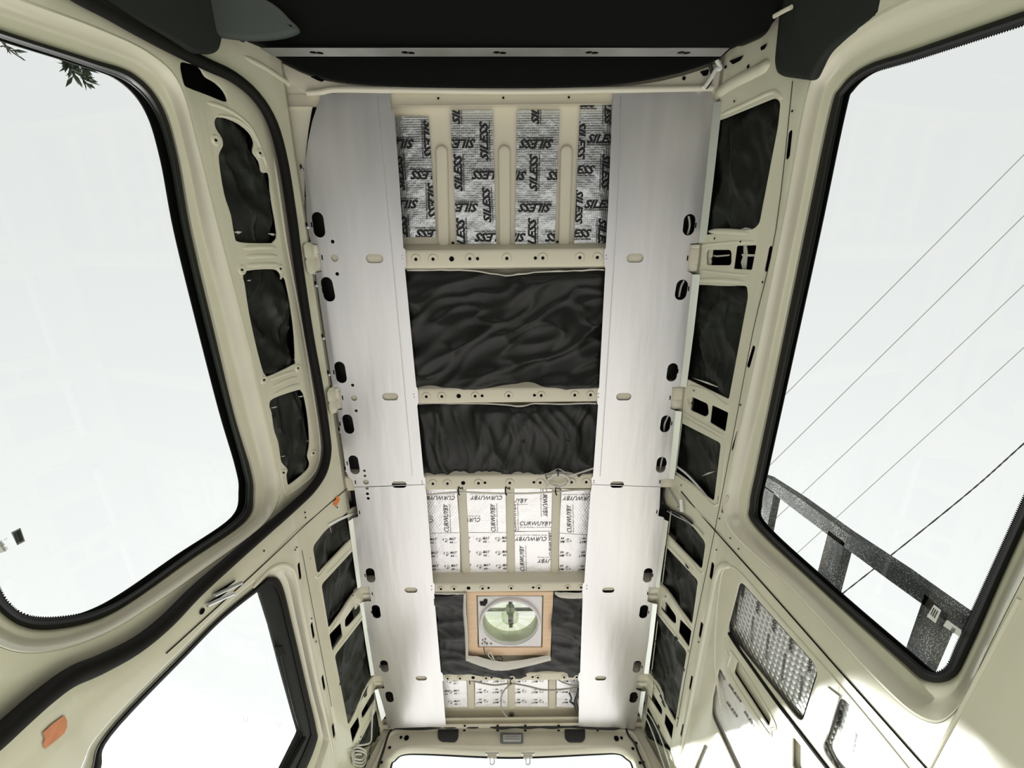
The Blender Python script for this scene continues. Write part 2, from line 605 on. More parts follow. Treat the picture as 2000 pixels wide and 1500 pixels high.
def tube_bm(pts, r, n=8, closed=False, flat=1.0):
    """sweep; r a number or a list"""
    P = [Vector(p) for p in pts]
    N = len(P)
    rs = r if isinstance(r, (list, tuple)) else [r] * N
    bm = bmesh.new()
    rings = []
    up = None
    for i in range(N):
        if closed: t = P[(i + 1) % N] - P[i - 1]
        else: t = P[min(N - 1, i + 1)] - P[max(0, i - 1)]
        t.normalize()
        if up is None:
            up = t.orthogonal().normalized()
        up = (up - t * up.dot(t)).normalized()
        b = t.cross(up)
        rings.append([bm.verts.new(P[i] + (up * math.cos(2 * math.pi * k / n) + b * math.sin(2 * math.pi * k / n) * flat) * rs[i]) for k in range(n)])
    for i in range(N if closed else N - 1):
        a, c = rings[i], rings[(i + 1) % N]
        # match twist on closing
        off = 0
        if closed and i == N - 1:
            off = min(range(n), key=lambda o: (a[0].co - c[o].co).length)
        for k in range(n):
            bm.faces.new((a[k], a[(k + 1) % n], c[(k + 1 + off) % n], c[(k + off) % n]))
    if not closed:
        bm.faces.new(rings[0][::-1]); bm.faces.new(rings[-1])
    bmesh.ops.recalc_face_normals(bm, faces=bm.faces)
    return bm
def tube(name, pts, r, mat, parent=None, n=8, closed=False, sub=5, flat=1.0):
    if sub: pts = catmull(pts, sub, closed)
    return finish(name, tube_bm(pts, r, n, closed, flat), mat, parent, angle=60)
def wp(surf, pts, d=0.0):
    return [surf.w(*surf.hit(p, d), d) for p in pts]
def bead_bm(surf, pts_px, r, d=0.0, sub=5, closed=False, sink=0.45, n=10):
    """raised pressed ridge: a tube mostly sunk into the sheet"""
    P = catmull(wp(surf, pts_px, d - r * sink), sub, closed)
    N = len(P)
    rr = [r] * N
    if not closed:
        for i in range(N):
            e = min(i, N - 1 - i)
            rr[i] = r * min(1, 0.35 + e * 0.3)
    return tube_bm(P, rr, n, closed)
def box_bm(c, sx_, sy_, sz_):
    bm = bmesh.new()
    bmesh.ops.create_cube(bm, size=1, matrix=Matrix.Translation(c) @ Matrix.Diagonal((sx_, sy_, sz_, 1)))
    return bm
def inside(p, poly):
    x, y = p; c = False; n = len(poly)
    for i in range(n):
        x1, y1 = poly[i]; x2, y2 = poly[i - 1]
        if (y1 > y) != (y2 > y) and x < (x2 - x1) * (y - y1) / (y2 - y1) + x1:
            c = not c
    return c
def fold(u, v, seed, ang, st, fr):
    c, s = math.cos(ang), math.sin(ang)
    a, b = u * c + v * s, -u * s + v * c
    w1 = noise.noise(Vector((u * 3, v * 3, seed + 9))) * 0.12
    n1 = noise.noise(Vector(((a + w1) * fr / st, (b + w1) * fr, seed)))
    n2 = noise.noise(Vector(((a + w1) * fr * 2.1 / st, (b - w1) * fr * 2.3, seed + 5)))
    n3 = noise.noise(Vector((u * 5, v * 5, seed + 11)))
    return (1 - min(1, abs(n1) * 2.2)) ** 2 * 1.0 + (1 - min(1, abs(n2) * 2.6)) ** 2 * 0.42 + n3 * 1.0
def cloth(name, surf, outer, d, amp=0.012, seed=1, ang=0.2, st=3.0, fr=7, res=0.01, mat=None, holes=(), parent=None, thick=0.012, vfall=0.0):
    """wrinkled batt clipped to a polygon given in (u,v)"""
    us = [p[0] for p in outer]; vs = [p[1] for p in outer]
    bm = fill2d(outer, holes, 0, 0)
    for f in bm.faces: f.normal_update()
    def cut(ax, lo, hi):
        k = lo + res
        while k < hi - res * 0.3:
            co = (k, 0, 0) if ax == 0 else (0, k, 0)
            no = (1, 0, 0) if ax == 0 else (0, 1, 0)
            bmesh.ops.bisect_plane(bm, geom=bm.verts[:] + bm.edges[:] + bm.faces[:], plane_co=co, plane_no=no, dist=1e-5)
            k += res
    cut(0, min(us), max(us)); cut(1, min(vs), max(vs))
    for v in bm.verts:
        x, y = v.co.x, v.co.y
        h = fold(x, y, seed, ang, st, fr) * amp
        if vfall:
            e = min(y - min(vs), max(vs) - y) / vfall
            h *= min(1, max(0, e))
        v.co = surf.w(x, y, d + h)
    g = bm.faces[:]
    # give the batt a back and sides
    r = bmesh.ops.extrude_face_region(bm, geom=g)
    mid = surf.w(sum(us) / len(us), sum(vs) / len(vs), 0); up = surf.w(sum(us) / len(us), sum(vs) / len(vs), 1) - mid
    bmesh.ops.translate(bm, verts=[e for e in r['geom'] if isinstance(e, bmesh.types.BMVert)], vec=-up * thick)
    bmesh.ops.recalc_face_normals(bm, faces=bm.faces)
    return finish(name, bm, mat or FABRIC, parent, angle=80)

# text printed on a surface, running from pixel a to pixel b, clipped to a polygon on the surface
def text_mesh(body, shear=0.0, bold=0.0):
    cu = D.curves.new('t', 'FONT')
    cu.body = body; cu.size = 1; cu.shear = shear; cu.offset = bold
    cu.resolution_u = 2
    cu.fill_mode = 'FRONT'
    ob = D.objects.new('t', cu)
    me = D.meshes.new_from_object(ob)
    D.objects.remove(ob); D.curves.remove(cu)
    return me
TXT = {}
def print_bm(surf, items, d, clip=None):
    """items: (string, pixel a, pixel b, glyph height over run length or None, shear, bold)"""
    out = bmesh.new()
    for (s, a, b, hh, shear, bold) in items:
        key = (s, shear, bold)
        if key not in TXT: TXT[key] = text_mesh(s, shear, bold)
        me = TXT[key]
        A, B = Vector(surf.hit(a, d)), Vector(surf.hit(b, d))
        xs = [v.co.x for v in me.vertices]; x0, x1 = min(xs), max(xs)
        L = (B - A).length
        k = L / (x1 - x0)
        ky = k if hh is None else hh * L / 0.72
        R = (B - A).normalized()
        # up = N x R seen from inside
        w0, wR, wN = surf.w(A.x, A.y, 0), surf.w(A.x + R.x * .01, A.y + R.y * .01, 0), surf.w(A.x, A.y, .01)
        Rw = (wR - w0).normalized(); Nw = (wN - w0).normalized(); Uw = Nw.cross(Rw)
        eu = (surf.w(A.x + .01, A.y, 0) - w0).normalized(); ev = (surf.w(A.x, A.y + .01, 0) - w0).normalized()
        U = Vector((Uw.dot(eu), Uw.dot(ev)))
        bm = bmesh.new(); bm.from_mesh(me)
        for v in bm.verts:
            q = A + R * ((v.co.x - x0) * k) + U * (v.co.y * ky)
            v.co = (q.x, q.y, 0)
        out = join(out, bm)
    if clip:
        n = len(clip)
        cc = Vector((sum(p[0] for p in clip) / n, sum(p[1] for p in clip) / n, 0))
        for i in range(n):
            p, q = Vector((*clip[i], 0)), Vector((*clip[(i + 1) % n], 0))
            t = q - p; no = Vector((t.y, -t.x, 0)).normalized()
            if (cc - p).dot(no) > 0: no = -no
            bmesh.ops.bisect_plane(out, geom=out.verts[:] + out.edges[:] + out.faces[:], plane_co=p, plane_no=no, clear_outer=True)
    for v in out.verts:
        v.co = surf.w(v.co.x, v.co.y, d)
    return out

# =================================================================== SETTING: ceiling, walls, rear frame
SK = -0.065
fan_hole = px(ROOF, [(936, 1168), (1056, 1168), (1053, 1262), (939, 1262)], 0.0)
ceil_bm = plate_bm(ROOF, [(-0.93, -1.3), (0.93, -1.3), (0.93, 2.72), (-0.93, 2.72)], [fan_hole], SK, 0.004, 0)
ceiling = struct(finish('ceiling', ceil_bm, SKIN), 'cream painted van roof skin above the cross beams')

# ---- windows: traced outlines (glass edge, rubber outer edge, trough, start of the curve)
RG = [(2420,-87),(2000,47),(1790,115),(1700,143),(1653,178),(1640,222),(1594,458),(1535,729),(1493,923),(1481,985),(1491,1027),(1615,1143),(1765,1272),(1815,1311),(1848,1305),(1877,1244),(2000,975),(2399,85),(2478,-85)]
RO = [(2430,-120),(2000,23),(1790,96),(1690,130),(1643,170),(1622,222),(1574,452),(1516,735),(1479,912),(1465,985),(1475,1026),(1612,1156),(1755,1285),(1808,1328),(1860,1324),(1897,1262),(2000,1031),(2440,100),(2520,-100)]
RA = [(2460,-230),(2000,-95),(1790,-12),(1660,62),(1598,128),(1570,200),(1528,430),(1466,735),(1424,915),(1412,985),(1430,1042),(1545,1150),(1700,1318),(1800,1404),(1865,1390),(1935,1255),(2000,1125),(2520,100),(2620,-130)]
LG = [(-400,-56),(0,74),(175,131),(255,165),(304,224),(332,315),(357,450),(401,637),(443,802),(472,908),(480,955),(466,1008),(367,1080),(266,1153),(200,1188),(130,1205),(63,1206),(20,1184),(-15,1125),(-148,838),(-420,260),(-500,-20)]
LO = [(-410,-85),(0,59),(175,115),(262,146),(315,206),(345,305),(372,455),(417,645),(457,810),(488,915),(494,965),(480,1016),(367,1095),(266,1167),(200,1205),(130,1225),(60,1227),(5,1197),(-35,1135),(-170,840),(-450,250),(-530,-50)]
LA = [(-420,-180),(-20,-25),(190,52),(298,105),(354,165),(390,290),(428,440),(478,630),(520,795),(545,915),(546,972),(515,1026),(400,1112),(290,1188),(205,1238),(110,1270),(20,1270),(-60,1220),(-110,1140),(-240,840),(-540,250),(-640,-80)]
def mixp(a, b, t):
    return [(p[0] * (1 - t) + q[0] * t, p[1] * (1 - t) + q[1] * t) for p, q in zip(a, b)]
GD = -0.062           # depth of the glass behind the wall sheet

def flatloop(surf, keys, d, sub=7):
    return [(p.x, p.y) for p in catmull(px(surf, keys, d), sub)]
def frame_loft(surf, G, O, A, d0):
    L = []
    for t, d in ((0.0, 0.0), (0.06, 0.001), (0.16, -0.004), (0.30, -0.013), (0.45, -0.026), (0.58, -0.036), (0.66, -0.039), (0.78, -0.040), (0.90, -0.044), (1.0, -0.052), (1.12, -0.060)):
        kk = mixp(A, O, min(1, t)) if t <= 1 else mixp(O, G, (t - 1) * 2)
        uv = flatloop(surf, kk, d0 + d)
        L.append([surf.w(u, v, d0 + d) for u, v in uv])
    return loft_bm(L)
def gasket(surf, G, O, d0, parent, label=None):
    L = []
    for t, d in ((-0.12, -0.058), (0.0, -0.046), (0.18, -0.037), (0.42, -0.034), (0.62, -0.040), (0.78, -0.050), (0.9, -0.052), (1.0, -0.056), (1.0, -0.064)):
        uv = flatloop(surf, mixp(O, G, t), d0 + d)
        L.append([surf.w(u, v, d0 + d) for u, v in uv])
    return finish('rubber_seal', loft_bm(L), RUBBER, parent, angle=60)
def pane(surf, G, d, parent, name='glass_pane'):
    uv = flatloop(surf, mixp(G, G, 0), d)
    return plate(name, surf, uv, (), d, 0.004, 0, GLASS, parent)
def frit(surf, G, d, parent, tooth=3.0, pitch=0.0042):
    """printed border of the pane whose edge breaks up into fine teeth"""
    loop = catmull(px(surf, G, d), 7)
    cen = Vector((sum(p.x for p in loop) / len(loop), sum(p.y for p in loop) / len(loop)))
    # resample evenly
    pts = []
    N = len(loop)
    for i in range(N):
        a, b = loop[i], loop[(i + 1) % N]
        L = (b - a).length
        k = max(1, int(L / pitch))
        for j in range(k):
            pts.append((a.lerp(b, j / k), (b - a).normalized()))
    bm = bmesh.new()
    ar = sum(loop[i - 1].x * loop[i].y - loop[i].x * loop[i - 1].y for i in range(N))
    sg = 1 if ar > 0 else -1
    for i, (p, t) in enumerate(pts):
        nrm = Vector((-t.y, t.x)) * sg
        q = pts[(i + 1) % len(pts)][0]
        if (q - p).length > pitch * 3: continue
        m = p.lerp(q, 0.5)
        a = p - nrm * 0.004; b = q - nrm * 0.004
        vs = [bm.verts.new(surf.w(x.x, x.y, d)) for x in (a, b, q + nrm * 0.0012, m + (q - m) * 0.2 + nrm * 0.0042, m - (m - p) * 0.2 + nrm * 0.0042, p + nrm * 0.0012)]
        bm.faces.new(vs)
    return finish('printed_border', bm, RUBBER, parent, smooth=False)

# ---- RIGHT WALL
R_H = [
 [(1385,240),(1411,231),(1513,189),(1526,197),(1521,245),(1484,438),(1472,449),(1360,462)],                 # 0
 [(1379,488),(1428,488),(1428,518),(1379,518)],
 [(1438,480),(1477,479),(1468,527),(1432,525)],
 [(1350,555),(1460,557),(1462,580),(1424,782),(1330,736)],                                                   # 3
 [(1340,776),(1351,775),(1382,789),(1384,809),(1377,814),(1348,801)],
 [(1390,791),(1422,806),(1416,843),(1386,825)],
 [(1316,816),(1333,826),(1409,865),(1395,981),(1300,914)],                                                   # 6
 [(1282,980),(1300,984),(1355,1029),(1379,1060),(1371,1115),(1288,1028)],                                     # 7
 [(1288,1052),(1301,1067),(1364,1134),(1352,1222),(1278,1122)],                                               # 8
 [(1290,1176),(1298,1172),(1320,1203),(1320,1218),(1314,1216),(1290,1189)],
 [(1328,1209),(1350,1232),(1345,1264),(1325,1235)],
 [(1272,1184),(1284,1199),(1342,1273),(1319,1412),(1256,1292)],                                               # 11
 [(1267,1346),(1271,1348),(1293,1385),(1292,1397),(1288,1393),(1267,1360)],
 [(1299,1393),(1315,1417),(1311,1445),(1297,1413)],
 [(1248,1360),(1262,1374),(1300,1447),(1311,1462),(1303,1560),(1236,1420)],                                   # 14
]
R_r = [0.018, 0.014, 0.005, 0.014, 0.012, 0.006, 0.018, 0.022, 0.018, 0.012, 0.006, 0.02, 0.012, 0.006, 0.02]
r_holes = [rc(px(RW, h), r) for h, r in zip(R_H, R_r)]
SLOTS = [((1543,254),(1537,311)),((1505,480),(1495,531)),((1472,675),(1460,718)),((1441,843),(1430,881)),((1419,967),(1410,1003)),((1392,1099),(1387,1131)),((1371,1216),(1366,1246)),((1352,1321),(1347,1348)),((1335,1416),(1330,1440))]
def slot_uv(surf, a, b, hw, d=0):
    A, B = Vector(surf.hit(a, d)), Vector(surf.hit(b, d))
    return stadium((A + B) / 2, B - A, (B - A).length / 2, hw)
slot_holes_r = [slot_uv(RW, a, b, 0.0085) for a, b in SLOTS]
# openings of the blank window panel and the panels under it
MAT1 = [(1445,1133),(1599,1306),(1565,1414),(1424,1239),(1422,1222)]
MAT2 = [(1641,1356),(1745,1478),(1775,1560),(1720,1620),(1604,1463),(1617,1433)]
RECT = [(1440,1288),(1505,1402),(1501,1419),(1433,1314)]
MAT3 = [(1404,1303),(1503,1452),(1570,1560),(1450,1530),(1389,1398),(1391,1363)]
SMALL = [(1548,1438),(1592,1490),(1600,1530),(1548,1500)]
MAT4 = [(1376,1452),(1392,1470),(1420,1560),(1352,1560),(1356,1500)]
rear_open = [rc(px(RW, h), r) for h, r in ((MAT1, .03), (MAT2, .03), (RECT, .01), (MAT3, .02), (SMALL, .012), (MAT4, .02))]
win_hole_r = flatloop(RW, RA, 0.0)
rect_r = [(-1.35, -0.02), (2.70, -0.02), (2.70, 1.75), (-1.35, 1.75)]
bm = plate_bm(RW, rect_r, r_holes + slot_holes_r + rear_open + [win_hole_r], 0.0, 0.006, 0.002)
bm = join(bm, frame_loft(RW, RG, RO, RA, 0.0))
wall_right = struct(finish('wall_right', bm, PAINT), 'cream painted right van side with pressed openings')
# pressed ridges, seams and the outer skin of the right side
def beads(surf, lst, parent, mat=PAINT):
    b = None
    for item in lst:
        pts, r = item[0], item[1]
        cl = len(item) > 2
        x = bead_bm(surf, pts, r, 0.0, closed=cl)
        b = x if b is None else join(b, x)
    return finish('pressed_ridge', b, mat, parent, angle=70)
beads(RW, [
 ([(1395,193),(1430,166),(1480,140),(1512,122)], 0.022),
 ([(1405,226),(1455,204),(1505,181),(1520,183),(1530,195)], 0.008),
 ([(1385,452),(1420,452),(1470,456)], 0.010),
 ([(1372,483),(1380,478),(1430,473),(1480,472)], 0.006),
 ([(1368,528),(1385,530),(1430,535),(1468,538)], 0.006),
 ([(1362,548),(1400,546),(1462,551)], 0.009),
 ([(1344,752),(1380,762),(1415,787),(1426,793)], 0.007),
 ([(1332,800),(1352,815),(1385,834),(1418,853)], 0.007),
 ([(1330,812),(1370,834),(1412,858)], 0.005),
 ([(1318,921),(1360,953),(1392,984),(1401,985),(1407,973),(1419,870)], 0.006),
 ([(1306,946),(1350,985),(1398,1030)], 0.005),
 ([(1306,1048),(1345,1088),(1370,1119),(1376,1112)], 0.006),
 ([(1300,1058),(1335,1094),(1358,1117)], 0.005),
 ([(1288,1138),(1310,1163),(1345,1218),(1349,1226)], 0.008),
 ([(1283,1190),(1310,1225),(1342,1266)], 0.006),
 ([(1268,1313),(1290,1345),(1312,1405)], 0.008),
 ([(1262,1366),(1285,1403),(1306,1445)], 0.006),
 ([(1412,1400),(1398,1300),(1400,1205),(1410,1122),(1422,1108),(1440,1112),(1470,1143),(1530,1212),(1640,1335),(1760,1480),(1830,1570)], 0.006),
 ([(1330,1480),(1350,1380),(1372,1270),(1390,1180),(1400,1128),(1412,1106),(1432,1104)], 0.016),
 ([(1430,1290),(1420,1268),(1416,1242)], 0.006),
 ([(1428,1284),(1436,1280),(1512,1404),(1508,1424),(1500,1428),(1428,1316)], 0.006, 1),
], wall_right)
def seam(surf, lst, parent, r=0.0016, d=0.0022, mat=DARKVOID, name='panel_seam'):
    b = None
    for pts in lst:
        x = tube_bm(catmull(wp(surf, pts, d), 4, False), r, 6)
        b = x if b is None else join(b, x)
    return finish(name, b, mat, parent)
seam(RW, [[(1330,960),(1396,1036),(1500,1152),(1620,1288),(1804,1496),(1900,1604)]], wall_right, 0.0022)
seam(RW, [[(1548,158),(1515,450),(1470,650),(1432,850),(1396,1036),(1362,1200),(1337,1330),(1322,1420)]], wall_right, 0.0009, 0.0014)
seam(RW, [[(1990,1170),(1905,1330),(1815,1500)]], wall_right, 0.0035, 0.0010, PAINT)
def dots(surf, pts, r, parent, name='drilled_hole', d=0.0034):
    b = None
    for p in pts:
        c = surf.hit(p, d)
        x = plate_bm(surf, circ(c, r, 10), (), d + .0006, 0.001, 0)
        b = x if b is None else join(b, x)
    return finish(name, b, HOLE, parent)
dots(RW, [(1434,198),(1547,217),(1395,466),(1446,472),(1489,551),(1355,763),(1446,791),(1330,948),(1324,990),(1405,1013),(1399,1074),(1364,1254),(1300,1165),(1276,1345),(1426,1051),(1442,1072)], 0.0032, wall_right)
# shallow pressed recess behind the rectangular openings
bm = None
for h in (RECT, SMALL):
    x = plate_bm(RW, [(p[0], p[1]) for p in rc(px(RW, mixp(h, [(sum(q[0] for q in h) / 4, sum(q[1] for q in h) / 4)] * 4, -0.25)), .01)], (), -0.016, 0.004, 0)
    bm = x if bm is None else join(bm, x)
finish('recess_back', bm, PAINT, wall_right)
# outer skin, with the window opening
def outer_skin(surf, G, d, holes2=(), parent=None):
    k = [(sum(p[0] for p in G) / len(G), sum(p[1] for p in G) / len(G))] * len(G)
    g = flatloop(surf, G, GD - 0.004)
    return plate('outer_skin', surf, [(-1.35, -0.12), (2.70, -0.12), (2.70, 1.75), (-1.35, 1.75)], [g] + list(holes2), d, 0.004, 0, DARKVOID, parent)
outer_skin(RW, mixp(RO, RG, 0.5), -0.095, (), wall_right)

window_1 = struct(empty('window_1', RW.w(*RW.hit((1750, 700), GD), GD)), 'large fixed window in the right van side')
pane(RW, mixp(RO, RG, 0.5), GD, window_1)
gasket(RW, RG, RO, 0.0, window_1)
frit(RW, RG, GD + 0.003, window_1)

# ---- LEFT WALL: rear body part and the sliding door
SEAL = [(96,-45),(150,-10),(210,22),(262,52),(332,90),(402,125),(455,150),(500,188),(532,240),(553,315),(570,420),(583,518),(604,655),(624,762),(637,850),(639,886),(630,923),(608,956),(579,984),(546,1013),(521,1034),(455,1091),(381,1157),(325,1214),(266,1261),(196,1298),(140,1322),(87,1360),(35,1405),(0,1437),(-70,1500),(-160,1600)]
seal_uv = [(p.x, p.y) for p in catmull(px(LW, SEAL), 4, False)]
def mirror_h(hs):
    """the left openings mirror the right ones in 3D"""
    return hs
L_rear_holes = [r_holes[i] for i in (7, 8, 9, 10, 11, 12, 13, 14)]
slot_l = [slot_uv(LW, a, b, 0.0085) for a, b in (((584,1099),(588,1131)),((609,1216),(614,1246)),((630,1319),(635,1347)),((650,1414),(654,1440)))]
W3G = [(511,1150),(524,1143),(541,1160),(560,1232),(590,1360),(604,1424),(600,1446),(560,1530),(430,1760),(60,1760),(190,1520),(217,1438),(367,1279),(440,1206)]
W3O = [(512,1138),(527,1127),(550,1140),(572,1225),(601,1350),(618,1424),(618,1452),(585,1530),(450,1800),(20,1800),(170,1530),(210,1432),(362,1272),(438,1198)]
W3A = [(512,1122),(540,1104),(572,1116),(592,1210),(620,1345),(640,1424),(642,1460),(606,1560),(470,1840),(-10,1840),(150,1520),(200,1426),(356,1266),(434,1188)]
w3hole = flatloop(LW, W3A, 0.0)
outer = list(seal_uv) + [(LW.hit((-160,1600))[0], 1.9), (2.70, 1.9), (2.70, -0.02), (-1.2, -0.02), (-1.2, seal_uv[0][1])]
bm = plate_bm(LW, outer, L_rear_holes + slot_l + [w3hole], 0.0, 0.006, 0.002)
L = []
for t, d in ((0.0, 0.0), (0.1, 0.001), (0.3, -0.008), (0.55, -0.022), (0.8, -0.028), (1.0, -0.036)):
    uv = flatloop(LW, mixp(W3A, W3O, t), d)
    L.append([LW.w(u, v, d) for u, v in uv])
bm = join(bm, loft_bm(L))
wall_left = struct(finish('wall_left', bm, PAINT), 'cream painted left van side around the sliding door')
def mirl(pts):
    out = []
    for p in pts:
        q = RW.w(*RW.hit(p)); q.x = -q.x
        r = q - CAM
        z = r.dot(_f)
        out.append((1000 + F * r.dot(RR) / z, 750 - F * r.dot(UU) / z))
    return out
beads(LW, [(mirl(a), r) for a, r in (
 ([(1306,1048),(1345,1088),(1370,1119),(1376,1112)], 0.006),
 ([(1300,1058),(1335,1094),(1358,1117)], 0.005),
 ([(1288,1138),(1310,1163),(1345,1218),(1349,1226)], 0.008),
 ([(1283,1190),(1310,1225),(1342,1266)], 0.006),
 ([(1268,1313),(1290,1345),(1312,1405)], 0.008),
 ([(1262,1366),(1285,1403),(1306,1445)], 0.006))] + [
 ([(495,1148),(520,1116),(545,1103),(566,1108),(578,1130),(592,1200),(612,1300),(634,1400),(655,1500)], 0.009),
 ([(600,200),(604,240),(596,300),(600,380)], 0.004),
 ([(470,108),(520,135),(565,165),(600,185)], 0.010),
 ([(586,480),(605,640),(624,750),(640,850)], 0.004),
 ], wall_left)
seam(LW, [[(688,948),(675,957),(655,974),(600,1022),(520,1098),(400,1208),(325,1276)]], wall_left, 0.0016)
seam(LW, [[(590,1075),(604,1150),(625,1260),(648,1380)]], wall_left, 0.0008, 0.0014)
dots(LW, [(659,991),(516,1076),(577,1074),(580,1069),(596,1001),(597,1011),(690,1163),(618,1253),(609,1208),(607,216),(605,470)], 0.0034, wall_left)
dots(LW, [(395,1194)], 0.009, wall_left)
# ribs with pressed corrugations behind the brackets are part of the skin
outer_skin(LW, mixp(LO, LG, 0.5), -0.105, [flatloop(LW, mixp(W3O, W3G, 0.6), -0.05)], wall_left)

door_seal = struct(finish('trim_1', tube_bm(wp(LW, [(p[0], p[1]) for p in catmull([Vector(q) for q in SEAL], 4, False)], 0.006), [0.0165 if i < 60 else 0.0165 + 0.006 * min(1, (i - 60) / 40) for i in range(len(SEAL) * 4 - 3)], 10), RUBBER, angle=70), 'black rubber door seal around the sliding door opening')

# sliding door (sits just outside the body sheet)
DD = -0.022
door_1 = struct(empty('door_1', LW.w(*LW.hit((420, 600)), DD)), 'left sliding door with a large window')
Lh = [
 [(353,124),(370,124),(389,131),(402,150),(420,161),(437,178),(444,196),(434,197),(402,184),(368,171),(359,161)],
 [(425,229),(441,231),(465,241),(487,259),(496,278),(494,297),(506,315),(512,338),(525,339),(529,382),(541,455),(534,472),(525,475),(469,473),(459,459),(452,420),(439,378),(429,315),(430,298),(436,284),(434,270),(423,252),(420,238)],
 [(476,542),(483,529),(535,526),(548,536),(549,546),(558,547),(573,633),(577,703),(573,712),(527,734),(518,731),(513,721),(500,670),(487,608),(479,555)],
 [(527,791),(535,778),(582,762),(590,765),(595,776),(602,817),(605,864),(601,890),(605,905),(599,919),(568,945),(562,943),(560,927),(562,917),(553,906),(549,897),(544,864),(536,839),(531,806)],
]
lh_uv = [[(p.x, p.y) for p in catmull(px(LW, h, DD), 3)] for h in Lh]
mid = [(p[0], p[1]) for p in SEAL]
door_edge = [(p.x, p.y) for p in catmull(px(LW, mid, DD), 4, False)]
outer = door_edge + [(-1.3, LW.hit((-160,1600))[1]), (-1.3, door_edge[0][1])]
outer = door_edge + [(-1.3, door_edge[-1][1]), (-1.3, door_edge[0][1])]
bm = plate_bm(LW, outer, lh_uv + [flatloop(LW, LA, DD)], DD, 0.006, 0.002)
bm = join(bm, frame_loft(LW, LG, LO, LA, DD))
door_panel = finish('door_panel', bm, PAINT, door_1)
b = None
for pts, r in (
 ([(400,200),(430,208),(462,225),(490,252),(508,290),(522,330)], 0.007),
 ([(420,226),(445,228),(470,238),(492,258),(500,278)], 0.005),
 ([(470,485),(505,483),(540,483)], 0.009), ([(474,502),(508,500),(543,500)], 0.009), ([(478,519),(510,517),(545,516)], 0.009),
 ([(524,743),(550,732),(578,724)], 0.008), ([(527,757),(555,744),(582,735)], 0.008), ([(530,772),(557,759),(586,749)], 0.008),
 ([(533,300),(545,380),(558,470),(575,560),(590,640),(605,730),(622,840),(624,890),(612,925),(585,950),(558,968)], 0.006),
 ([(545,905),(556,960),(562,968)], 0.006)):
    P = [(p[0], p[1]) for p in pts]
    x = bead_bm(LW, P, r, DD)
    b = x if b is None else join(b, x)
finish('pressed_ridge', b, PAINT, door_1, angle=70)
# threaded bosses beside the openings of the door
b = None
for c in [(422,274),(508,299),(473,527),(548,525),(516,742),(582,719),(554,923),(612,885)]:
    u, v = LW.hit(c, DD)
    x = bmesh.new()
    ring = lambda r, d: [LW.w(u + r * math.cos(t * math.pi / 8), v + r * math.sin(t * math.pi / 8), DD + d) for t in range(16)]
    x = loft_bm([ring(0.016, 0), ring(0.012, 0.004), ring(0.006, 0.004), ring(0.003, 0.0036)])
    b = x if b is None else join(b, x)
finish('bolt_boss', b, PAINT, door_1)
dots(LW, [(422,274),(508,299),(473,527),(548,525),(516,742),(582,719),(554,923),(612,885)], 0.0036, door_1, d=DD + 0.0045)
window_2 = struct(empty('window_2', LW.w(*LW.hit((200, 600), GD), GD)), 'large window in the left sliding door')
pane(LW, mixp(LO, LG, 0.5), DD + GD, window_2)
gasket(LW, LG, LO, DD, window_2)
frit(LW, LG, DD + GD + 0.003, window_2)

# rear left window
window_3 = struct(empty('window_3', LW.w(*LW.hit((420, 1400), -0.04), -0.04)), 'rear left side window with a black frame')
L = []
for t, d in ((0.0, -0.034), (0.1, -0.022), (0.45, -0.018), (0.8, -0.022), (1.0, -0.036), (1.0, -0.048)):
    uv = flatloop(LW, mixp(W3O, W3G, t), d)
    L.append([LW.w(u, v, d) for u, v in uv])
finish('rubber_seal', loft_bm(L), RUBBER, window_3, angle=60)
pane(LW, mixp(W3O, W3G, 0.6), -0.045, window_3)
# broad grey frame along the rear edge of this window and its lower rail
fr = px(LW, [(497,1153),(505,1143),(530,1134),(549,1156),(572,1258),(597,1362),(611,1424),(607,1450),(570,1535),(530,1535),(582,1430),(553,1325),(525,1220),(506,1160)], -0.03)
plate('window_frame', LW, rc(fr, 0.01), (), -0.026, 0.014, 0.004, TRIM, window_3)
tube('guide_rail', wp(LW, [(546,1262),(562,1330),(580,1400),(594,1440)], -0.012), 0.006, RUBBER, window_3)
tube('guide_rail', wp(LW, [(594,1440),(575,1475),(548,1525)], -0.012), 0.011, RUBBER, window_3)
x = plate_bm(LW, rc(px(LW, [(538,1263),(553,1260),(557,1280),(542,1284)], -0.01), 0.004), (), -0.006, 0.012, 0.003)
finish('window_stop', x, RUBBER, window_3)

# ---- REAR FRAME
outl = [(690,1560),(700,1540),(735,1492),(750,1452),(763,1427),(790,1418),(880,1419),(1000,1420),(1120,1419),(1210,1418),(1236,1424),(1250,1442),(1268,1488),(1290,1535),(1300,1560)]
RWG = [(752,1600),(763,1502),(772,1486),(788,1475),(830,1474),(930,1479),(1000,1481),(1070,1479),(1165,1474),(1205,1473),(1222,1482),(1236,1502),(1252,1600)]
def chain(surf, keys, d, sub=5):
    return [(p.x, p.y) for p in catmull(px(surf, keys, d), sub, False)]
o1 = px(REAR, outl, 0.0)
w1 = chain(REAR, [(p[0], p[1]) for p in mixp(RWG, RWG, 0)], 0.0)
grow = lambda pts, k: [(p[0] + (-1 if p[0] < 900 else 1 if p[0] > 1100 else 0) * k * (1 if p[1] > 1478 or p[0] < 800 or p[0] > 1190 else 0.2), p[1] - (k if 790 < p[0] < 1200 else k * .6)) for p in pts]
RWA = [(738,1600),(750,1498),(760,1478),(784,1461),(830,1455),(930,1456),(1000,1457),(1070,1456),(1165,1455),(1210,1459),(1233,1472),(1250,1498),(1266,1600)]
w2 = chain(REAR, RWA, 0.0)
outer = rc([(-0.92, 0.75), (-0.92, -0.01), (0.92, -0.01), (0.92, 0.75)], 0.0)
